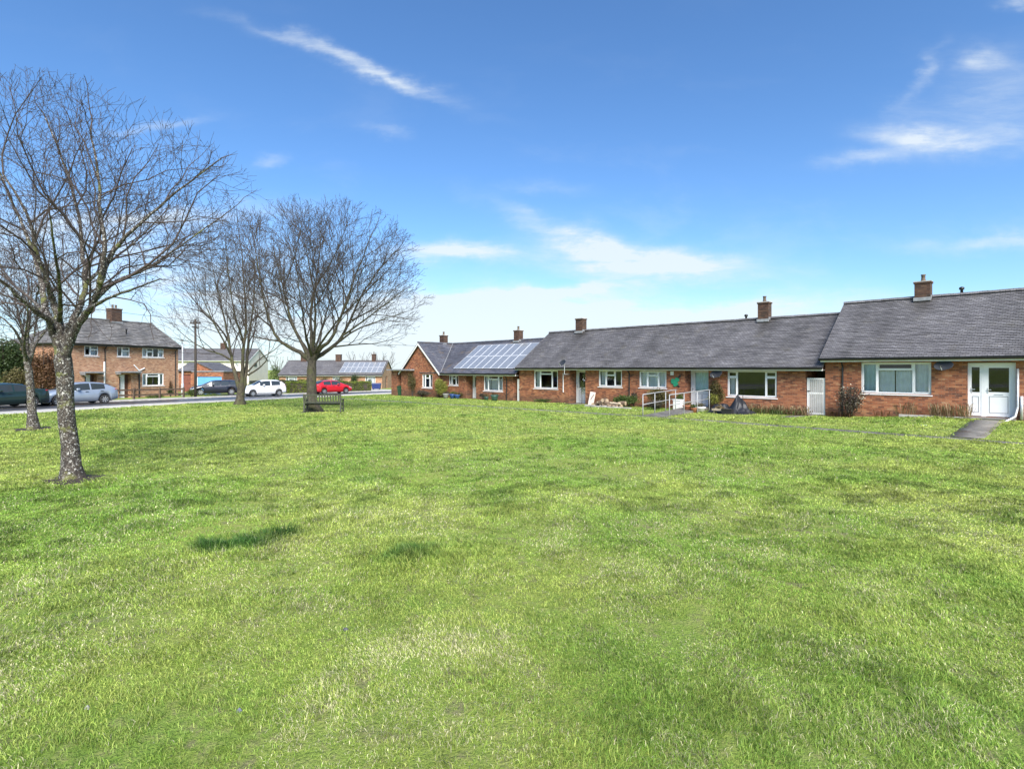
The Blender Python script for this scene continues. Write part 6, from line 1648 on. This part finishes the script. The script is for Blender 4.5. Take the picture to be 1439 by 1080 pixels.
def log_pile():
    rs = random.Random(3); s, t_ = S_(858, -1.7), -1.7; W_ = TER.w(s, t_)
    LOGM = basic('split_log_wood', (0.36, 0.27, 0.18), .85, 0, .35, 9); LB = basic('log_bark', (0.13, 0.09, 0.06), .9, 0, .4, 9)
    for k in range(26):
        x = rs.uniform(-1.45, 1.35); y = rs.uniform(-.35, .35); lvl = 0 if k < 14 else (1 if k < 23 else 2)
        x *= (1, .7, .4)[lvl]
        P = TER.w(s + x, t_ + y); z = gz(P.x, P.y) + .10 + .15 * lvl
        L = rs.uniform(.28, .48); r = rs.uniform(.08, .14); a = rs.uniform(0, 3.14)
        m = MB(); n = 9; rr = [r * rs.uniform(.8, 1.15) for _ in range(n)]
        d = Vector((math.cos(a), math.sin(a), rs.uniform(-.15, .15))).normalized(); u = d.cross(Vector((0, 0, 1))).normalized(); v_ = d.cross(u)
        e = [[Vector((0, 0, 0)) + d * (L * q) + (u * math.cos(2 * PI * i / n) + v_ * math.sin(2 * PI * i / n)) * rr[i] for i in range(n)] for q in (-.5, .5)]
        m.mi = 1; m.faces(e[0] + e[1], [(i, (i + 1) % n, n + (i + 1) % n, n + i) for i in range(n)]); m.mi = 0; m.face(e[0][::-1]); m.face(e[1])
        o = m.build('log', [LOGM, LB], None); o.location = (P.x, P.y, z)
        props(o, 'pale cut log in the low heap in front of the half glazed door window', 'log', 'cut logs of the heap')
    m = MB(); x = -1.5
    while x < 1.5:
        w = rs.uniform(.3, .5); m.box(x, x + w - .02, -.62 + rs.uniform(-.03, .03), -.46, -.08, .10 + rs.uniform(-.02, .02)); x += w
    o = m.build('stone_edging', CONC, None, bevel=.02); o.location = TER.w(s, t_, gz(W_.x, W_.y)); o.rotation_euler = (0, 0, TER.a); props(o, 'low pale stone edging in front of the log heap', 'edging')
    # split pale timbers lying on the heap
    for k, (a, b, c) in enumerate([((-.9, -.1, .25), (-.2, .05, .33), 'first'), ((.1, -.15, .28), (.8, -.05, .24), 'second')]):
        m = MB(); m.tube([a, b], [.05, .04], 5); o = m.build('timber', basic('pale_split_timber', (.5, .42, .31), .8, 0, .2, 8), None); o.location = TER.w(s, t_, gz(W_.x, W_.y)); o.rotation_euler = (0, 0, TER.a)
        props(o, ['pale split timber lying across the left half of the log heap', 'pale split timber lying across the right half of the log heap'][k], 'timber')
log_pile()
def tarpaulin():
    s, t_ = S_(1028, -1.7), -1.7; W_ = TER.w(s, t_); g = gz(W_.x, W_.y); rs = np.random.default_rng(8)
    t = thing('tarpaulin', 'black tarpaulin draped over a peaked heap on the grass below the large window', 'tarpaulin', (W_.x, W_.y, g), rot=TER.a)
    n, m_ = 60, 34; X = np.linspace(-1.25, 1.0, n); Yy = np.linspace(-.62, .55, m_); XX, YY = np.meshgrid(X, Yy)
    peak = .98 * np.exp(-np.abs((XX - .32) / .36) ** 1.25) * np.exp(-np.abs((YY - .05) / .5) ** 1.8)
    low = .42 * np.exp(-((XX + .55) / .45) ** 4) * np.exp(-((YY) / .42) ** 4)
    a = np.arctan2(YY - .05, XX - .32)
    fold = .055 * np.sin(a * 9 + 2.0 * np.hypot(XX, YY)) * smooth(.1, .4, np.hypot(XX - .32, YY)) + .03 * np.sin(XX * 11 + YY * 7) + .02 * np.sin(XX * 23 - YY * 15)
    Z = np.maximum(peak, low) + fold * smooth(0, .25, np.maximum(peak, low))
    edge = np.minimum.reduce([XX - X[0], X[-1] - XX, YY - Yy[0], Yy[-1] - YY]); Z = Z * smooth(0, .10, edge) + .01
    V_ = np.stack([XX + fold * .6, YY + fold * .5, Z], -1).reshape(-1, 3); idx = np.arange(n * m_).reshape(m_, n)
    q = np.stack([idx[:-1, :-1], idx[:-1, 1:], idx[1:, 1:], idx[1:, :-1]], -1).reshape(-1, 4)
    TARP = basic('black_tarpaulin', (0.010, 0.011, 0.015), .55, 0, .2, 3)
    raw_mesh('sheet', V_, [q], TARP, t, smooth_=True)
    c = MB(); c.tube([(.62, -.05, 0), (.60, -.02, .95)], .014, 6); c.build('pole', BLACK, t)
    # wooden tray with stones and a black box in front
    P = TER.w(s + .2, t_ - .85); b = thing('crate', 'small black crate standing in front of the tarpaulin', 'crate', (P.x, P.y, gz(P.x, P.y)), rot=TER.a)
    m = MB(); m.box(-.24, .24, -.15, -.13, 0, .26); m.box(-.24, .24, .13, .15, 0, .26); m.box(-.24, -.22, -.13, .13, 0, .26); m.box(.22, .24, -.13, .13, 0, .26); m.box(-.22, .22, -.13, .13, .0, .02); m.box(-.26, .26, -.17, -.151, .22, .27); m.build('body', BLACK, b)
    P = TER.w(s - .15, t_ - .75); b = thing('wooden_tray', 'shallow wooden tray of dry cuttings leaning at the tarpaulin', 'tray', (P.x, P.y, gz(P.x, P.y) + .16), rot=TER.a)
    m = MB(); m.box(-.42, .42, -.16, .16, 0, .03); m.box(-.42, .42, -.19, -.161, 0, .1); m.box(-.42, .42, .161, .19, 0, .1); m.box(-.38, -.3, -.1, .1, -.2, -.003); m.box(.3, .38, -.1, .1, -.2, -.003); m.build('tray', basic('pale_tray_wood', (.36, .30, .22), .8, 0, .2, 8), b)
    r2 = np.random.default_rng(2); p = blobpts(160, .4, .16, .22, r2, 5); p[:, 2] += .03; v2, f2 = leaf_quads(p, .09, r2); raw_mesh('cuttings', v2, [f2], L_DRY, b)
tarpaulin()
def ornament():
    t = thing('wall_ornament', 'green clover shaped ornament hanging on the brick wall left of the white door', 'ornament', (S_(949.5), -.03, oz(949, 536)), TER)
    x0, z0 = S_(949.5), oz(949, 536); m = MB()
    for k, (dx, dz, r) in enumerate(((-.12, .02, .15), (.12, .10, .14), (.03, -.13, .15), (.0, .0, .13))):
        m.prism([(x0 + dx + r * (1 + .12 * math.cos(3 * a)) * math.cos(a), z0 + dz + r * (1 + .12 * math.cos(3 * a)) * math.sin(a)) for a in [2 * PI * i / 18 for i in range(18)]], -.045 - .004 * k, -.012, 'y')
    m.build('leaf', basic('bright_green_paint', (.02, .24, .13), .45, 0, .12, 8), t)
    b = MB(); b.prism([(x0 + .12, z0 + .12), (x0 + .36, z0 + .3), (x0 + .33, z0 + .42), (x0 + .2, z0 + .3)], -.04, -.012, 'y'); b.build('stem', BLACK, t); b = MB(); b.prism([(x0 - .02, z0 - .2), (x0 + .26, z0 - .34), (x0 + .3, z0 - .25), (x0 + .1, z0 - .15)], -.04, -.012, 'y'); b.build('stem', BLACK, t)
ornament()
# three bits of litter and stones that catch the eye on the lawn
def bit(name, label, cat, px, py, r, mat, seed):
    x, y = gpt(px, py); m = MB(); rs = random.Random(seed); n = 8
    top_v = [(r * rs.uniform(.6, 1.1) * math.cos(2 * PI * k / n), r * .7 * rs.uniform(.6, 1.1) * math.sin(2 * PI * k / n), .004 + .012 * rs.random()) for k in range(n)]
    m.faces([(p[0] * 1.1, p[1] * 1.1, -.02) for p in top_v] + top_v + [(0, 0, .028)], [(k, (k + 1) % n, n + (k + 1) % n, n + k) for k in range(n)] + [(n + k, n + (k + 1) % n, 2 * n) for k in range(n)])
    o = m.build(name, mat, None); o.location = (x, y, gz(x, y)); props(o, label, cat)
bit('litter', 'scrap of white paper on the grass strip before the nearest bungalow', 'litter', 1299, 601, .12, WHITE, 1)
bit('stone', 'bluish stone pressed into the near lawn below the middle', 'stone', 337, 998, .018, basic('blue_grey_stone', (.10, .105, .16), .7, 0, .2, 20), 2)
bit('stone', 'dark flat stone in the lawn right of the two grass tufts', 'stone', 487, 886, .028, basic('dark_stone', (.07, .07, .08), .7, 0, .3, 20), 3)
bit('stone', 'pale grey stone in worn grass at lower left', 'stone', 124, 992, .02, GREYP, 4)

# ================================================================ CARS
TYRE = basic('tyre_rubber', (0.02, 0.02, 0.021), .8, 0, .15, 8)
RIM = basic('alloy_rim', (0.55, 0.56, 0.57), .3, .7, .05, 8)
CARGLASS = basic('car_glass', (0.03, 0.038, 0.042), .05, 0, 0, spec=.8)
HEADL = basic('headlamp_glass', (0.62, 0.65, 0.68), .12, .3, .1, 20)
TAILL = basic('tail_lamp', (0.42, 0.015, 0.015), .2, 0, .1, 10)
PLATEY = basic('yellow_number_plate', (.65, .48, .05), .5, 0, 0); PLATEW = basic('white_number_plate', (.75, .75, .72), .5, 0, 0)
def paint(name, c, metal=.35): return basic(name, c, .32, metal, .03, 2, coat=.8)
def car(label, X, Y, heading, paintm, L, W_, H, top, wheels, r, screen, rear, sides, belt, nose=.62, dark_trim=True, wclip=.86):
    """top: (x, z) roof line from tail to nose; belt: (x, z) waist line; screen / rear: x ranges of the glass; sides: x ranges of side windows"""
    t = thing('parked_car', label, 'car', (X, Y, gz(X, Y) + .012), rot=heading)
    xs = np.unique(np.concatenate([np.linspace(-L / 2, L / 2, 90), [a for p in sides for a in p], screen, rear])); hw = W_ / 2
    tx, tz = zip(*top); bx, bz = zip(*belt)
    zt = np.interp(xs, tx, tz); kk = np.array([.25, .5, .25])
    zs = np.convolve(np.pad(zt, 1, 'edge'), kk, 'valid'); zt = zs
    zbelt = np.minimum(np.interp(xs, bx, bz), zt - .012)
    e = np.minimum(xs + L / 2, L / 2 - xs); wv = hw * (1 - (1 - wclip) * np.clip(1 - e / .55, 0, 1) ** 2.2)
    zb = np.full(len(xs), .19) + .10 * np.clip(1 - e / .5, 0, 1)
    ra = r * 1.14
    for xw in wheels:
        d2 = ra * ra - (xs - xw) ** 2; zb = np.where(d2 > 0, np.maximum(zb, r + np.sqrt(np.maximum(d2, 0))), zb)
    h = np.clip(zt - zbelt, 0, None); wr = wv * .955 - h * .36; wr = np.maximum(wr, wv * .5)
    hh = np.clip(h / .3, 0, 1)
    sec = []
    for i in range(len(xs)):
        w = wv[i]; zm = max(.52, zb[i] + .07); zm = min(zm, zbelt[i] - .06)
        pts = [(0, zb[i]), (.84 * w, zb[i]), (.965 * w, min(zb[i] + .05, zm - .01)), (w, zm), (.99 * w, zbelt[i] - .05), (.955 * w, zbelt[i]), (wr[i] + .01 * (1 - hh[i]), zt[i] - .075 * hh[i] - .004), (wr[i] * .86, zt[i] - .018 * hh[i] - .002), (0, zt[i] + .022)]
        sec.append([(xs[i], y, z) for y, z in pts] + [(xs[i], -y, z) for y, z in pts[-2:0:-1]])
    K = len(sec[0]); Vv = np.array(sec).reshape(-1, 3); idx = np.arange(len(Vv)).reshape(len(xs), K)
    groups = {}
    def add(g, f): groups.setdefault(g, []).append(f)
    xm = (xs[:-1] + xs[1:]) / 2
    for i in range(len(xs) - 1):
        x = xm[i]
        for k in range(K):
            k2 = (k + 1) % K; f = (idx[i, k], idx[i, k2], idx[i + 1, k2], idx[i + 1, k]); left = k < 8; row = k if left else K - 1 - k
            g = 'body'
            if row == 5 and any(a < x < b for a, b in sides) and h[i] > .05: g = 'side_window_l' if left else 'side_window_r'
            elif row in (6, 7) and screen[0] < x < screen[1]: g = 'windscreen'
            elif row in (6, 7) and rear[0] < x < rear[1]: g = 'rear_window'
            elif row in (3, 4) and x > L / 2 - .42 and x < L / 2 - .03 and row == 4: g = 'headlight_l' if left else 'headlight_r'
            elif row in (4,) and x < -L / 2 + .26: g = 'tail_light_l' if left else 'tail_light_r'
            add(g, f)
    for end in (0, len(xs) - 1):
        ring = idx[end]
        for k in range(1, K // 2):
            a, b, c, d_ = ring[k - 1], ring[k], ring[K - k] if k else ring[0], ring[(K - k + 1) % K]
            g = 'body'
            if k == 4 + 0: g = 'body'
            add(g, (a, b, c, d_) if len({a, b, c, d_}) == 4 else tuple(dict.fromkeys((a, b, c, d_))))
        add('body', (ring[K // 2 - 1], ring[K // 2], ring[K // 2 + 1]))
    def emit(name, g, mat):
        F_ = groups.get(g)
        if not F_: return None
        u = sorted({i for f in F_ for i in f}); mp = {a: b for b, a in enumerate(u)}
        m = MB(); m.faces([tuple(Vv[i]) for i in u], [tuple(mp[i] for i in f) for f in F_]); return m.build(name, mat, t, smooth_=True)
    emit('body', 'body', paintm)
    emit('windscreen', 'windscreen', CARGLASS); emit('rear_window', 'rear_window', CARGLASS)
    for s in 'lr':
        emit('side_window', 'side_window_' + s, CARGLASS); emit('headlight', 'headlight_' + s, HEADL); emit('tail_light', 'tail_light_' + s, TAILL)
    xf, xr = L / 2, -L / 2; wn = hw * wclip
    b = MB(); b.box(xf - .03, xf + .012, -wn * .62, wn * .62, .34, .50); b.box(xf - .03, xf + .010, -wn * .36, wn * .36, .60, .66); b.build('grille', BLACK, t, bevel=.008)
    b = MB(); b.box(xr - .01, xr + .05, -wn * .8, wn * .8, .30, .38); b.build('rear_bumper_trim', BLACK, t)
    p = MB(); p.box(xf + .0125, xf + .02, -.26, .26, .46, .57); p.build('number_plate', PLATEW, t)
    p = MB(); p.box(xr - .012, xr - .0002, -.26, .26, .62, .73); p.build('number_plate', PLATEY, t)
    mx_ = screen[0] - .15
    for s in (-1, 1):
        m = MB(); zz = np.interp(mx_, bx, bz) + .03; m.box(mx_ - .09, mx_ + .07, s * (hw + .0), s * (hw + .17), zz, zz + .13) if s > 0 else m.box(mx_ - .09, mx_ + .07, -(hw + .17), -hw, zz, zz + .13); m.build('mirror', paintm, t, bevel=.03)
        for a, c in sides[:2]:
            q = MB(); hx = a + .12; zz = np.interp(hx, bx, bz) - .13; yy = hw * .985; q.box(hx, hx + .17, min(s * yy, s * (yy + .035)), max(s * yy, s * (yy + .035)), zz, zz + .03); q.build('door_handle', paintm if not dark_trim else BLACK, t)
        for xw in wheels:
            y1 = s * (hw - .005); y0 = s * (hw - .20)
            m = MB(); n = 24
            prof = [(r * .66, y1 - s * .01), (r * .72, y1), (r * .95, y1), (r, y1 - s * .03), (r, y0 + s * .02), (r * .6, y0)]
            vs = [(xw + a * math.cos(2 * PI * k / n), y, r + a * math.sin(2 * PI * k / n)) for a, y in prof for k in range(n)]
            m.faces(vs, [(i * n + k, i * n + (k + 1) % n, (i + 1) * n + (k + 1) % n, (i + 1) * n + k) for i in range(len(prof) - 1) for k in range(n)])
            w = m.build('wheel', TYRE, t, smooth_=False)
            m = MB(); ri = r * .68
            for k in range(7):
                a = 2 * PI * k / 7
                c1 = [(xw + q * math.cos(a + d_), r + q * math.sin(a + d_)) for q, d_ in ((r * .12, -.8), (ri, -.16), (ri, .16), (r * .12, .8))]
                m.prism(c1, y1 - s * .035, y1 - s * .012, 'y')
            m.faces([(xw + a * math.cos(2 * PI * k / n), y1 - s * .02, r + a * math.sin(2 * PI * k / n)) for a in (ri * .93, ri) for k in range(n)], [(k, (k + 1) % n, n + (k + 1) % n, n + k) for k in range(n)])
            m.build('rim', RIM, w)
            d = MB(); d.faces([(xw + ri * math.cos(2 * PI * k / n), y1 - s * .055, r + ri * math.sin(2 * PI * k / n)) for k in range(n)], [tuple(range(n))]); d.build('brake_disc', BLACK, w)
    u = MB(); u.box(xr + .35, xf - .35, -hw * .8, hw * .8, .18, .30); u.build('underbody', BLACK, t)
    return t
def hd(dx, dy): return math.atan2(dy, dx)
HATCH_TOP = [(-2.13, .70), (-2.10, .92), (-1.98, 1.06), (-1.62, 1.30), (-1.2, 1.43), (-.5, 1.475), (.1, 1.46), (.45, 1.40), (1.25, 1.00), (1.55, .93), (1.85, .82), (2.05, .68), (2.13, .56)]
car('silver blue hatchback parked by the kerb in front of the two storey house', -29.0, 36.0, hd(-.46, -.89), paint('silver_blue_paint', (.36, .42, .50), .5), 4.26, 1.77, 1.46, HATCH_TOP, (-1.28, 1.36), .31, (.47, 1.24), (-1.96, -1.3), [(-1.30, -.50), (-.42, .62)], [(-2.13, 1.0), (-1.2, 1.0), (1.25, .90), (2.13, .62)])
SAL_TOP = [(-2.32, .72), (-2.28, .98), (-2.15, 1.06), (-1.75, 1.10), (-1.62, 1.12), (-.95, 1.40), (-.4, 1.455), (.1, 1.44), (.45, 1.38), (1.3, 1.00), (1.7, .92), (2.1, .80), (2.28, .66), (2.32, .56)]
car('dark green saloon car at the left edge behind the smaller tree', -30.15, 31.6, hd(-.30, -.95), paint('dark_green_paint', (.018, .040, .036), .3), 4.64, 1.80, 1.45, SAL_TOP, (-1.36, 1.42), .32, (.48, 1.28), (-1.62, -1.0), [(-1.25, -.45), (-.37, .62)], [(-2.32, 1.02), (-1.7, 1.0), (1.3, .90), (2.32, .62)])
EST_TOP = [(-2.3, .72), (-2.27, .98), (-2.15, 1.12), (-1.85, 1.40), (-1.4, 1.46), (-.4, 1.48), (.1, 1.46), (.45, 1.40), (1.3, 1.00), (1.7, .92), (2.1, .80), (2.26, .66), (2.3, .56)]
car('black estate car on the driveway in front of the blue garage', place_z(304, 54.8)[0], 54.8, hd(-.84, -.54), paint('black_paint', (.012, .014, .026), .2), 4.6, 1.78, 1.47, EST_TOP, (-1.33, 1.38), .32, (.47, 1.28), (-2.1, -1.8), [(-1.95, -1.2), (-1.1, -.40), (-.32, .62)], [(-2.3, 1.0), (1.3, .90), (2.3, .62)])
SM_TOP = [(-1.80, .72), (-1.77, .98), (-1.68, 1.14), (-1.45, 1.40), (-1.1, 1.50), (-.4, 1.535), (.1, 1.52), (.42, 1.46), (1.15, 1.06), (1.4, .98), (1.62, .84), (1.76, .68), (1.80, .56)]
car('small white hatchback parked at the kerb right of the mossy stemmed tree', place_z(371.5, 51.5)[0], 51.5, hd(-.74, -.67), paint('white_paint', (.74, .75, .76), .0), 3.6, 1.62, 1.5, SM_TOP, (-1.14, 1.2), .29, (.44, 1.14), (-1.68, -1.2), [(-1.25, -.45), (-.36, .58)], [(-1.8, 1.04), (1.15, .95), (1.8, .64)])
RED_TOP = [(-2.02, .72), (-1.99, .98), (-1.88, 1.08), (-1.5, 1.34), (-1.1, 1.43), (-.4, 1.46), (.1, 1.445), (.44, 1.39), (1.2, 1.0), (1.5, .92), (1.8, .80), (1.97, .66), (2.02, .56)]
car('bright red hatchback on the road in front of the clipped hedge', place_z(466.5, 58.6)[0], 58.6, hd(.70, .71), paint('red_paint', (.46, .012, .02), .1), 4.05, 1.70, 1.44, RED_TOP, (-1.22, 1.27), .30, (.46, 1.19), (-1.86, -1.25), [(-1.28, -.46), (-.38, .62)], [(-2.02, 1.0), (1.2, .92), (2.02, .62)])
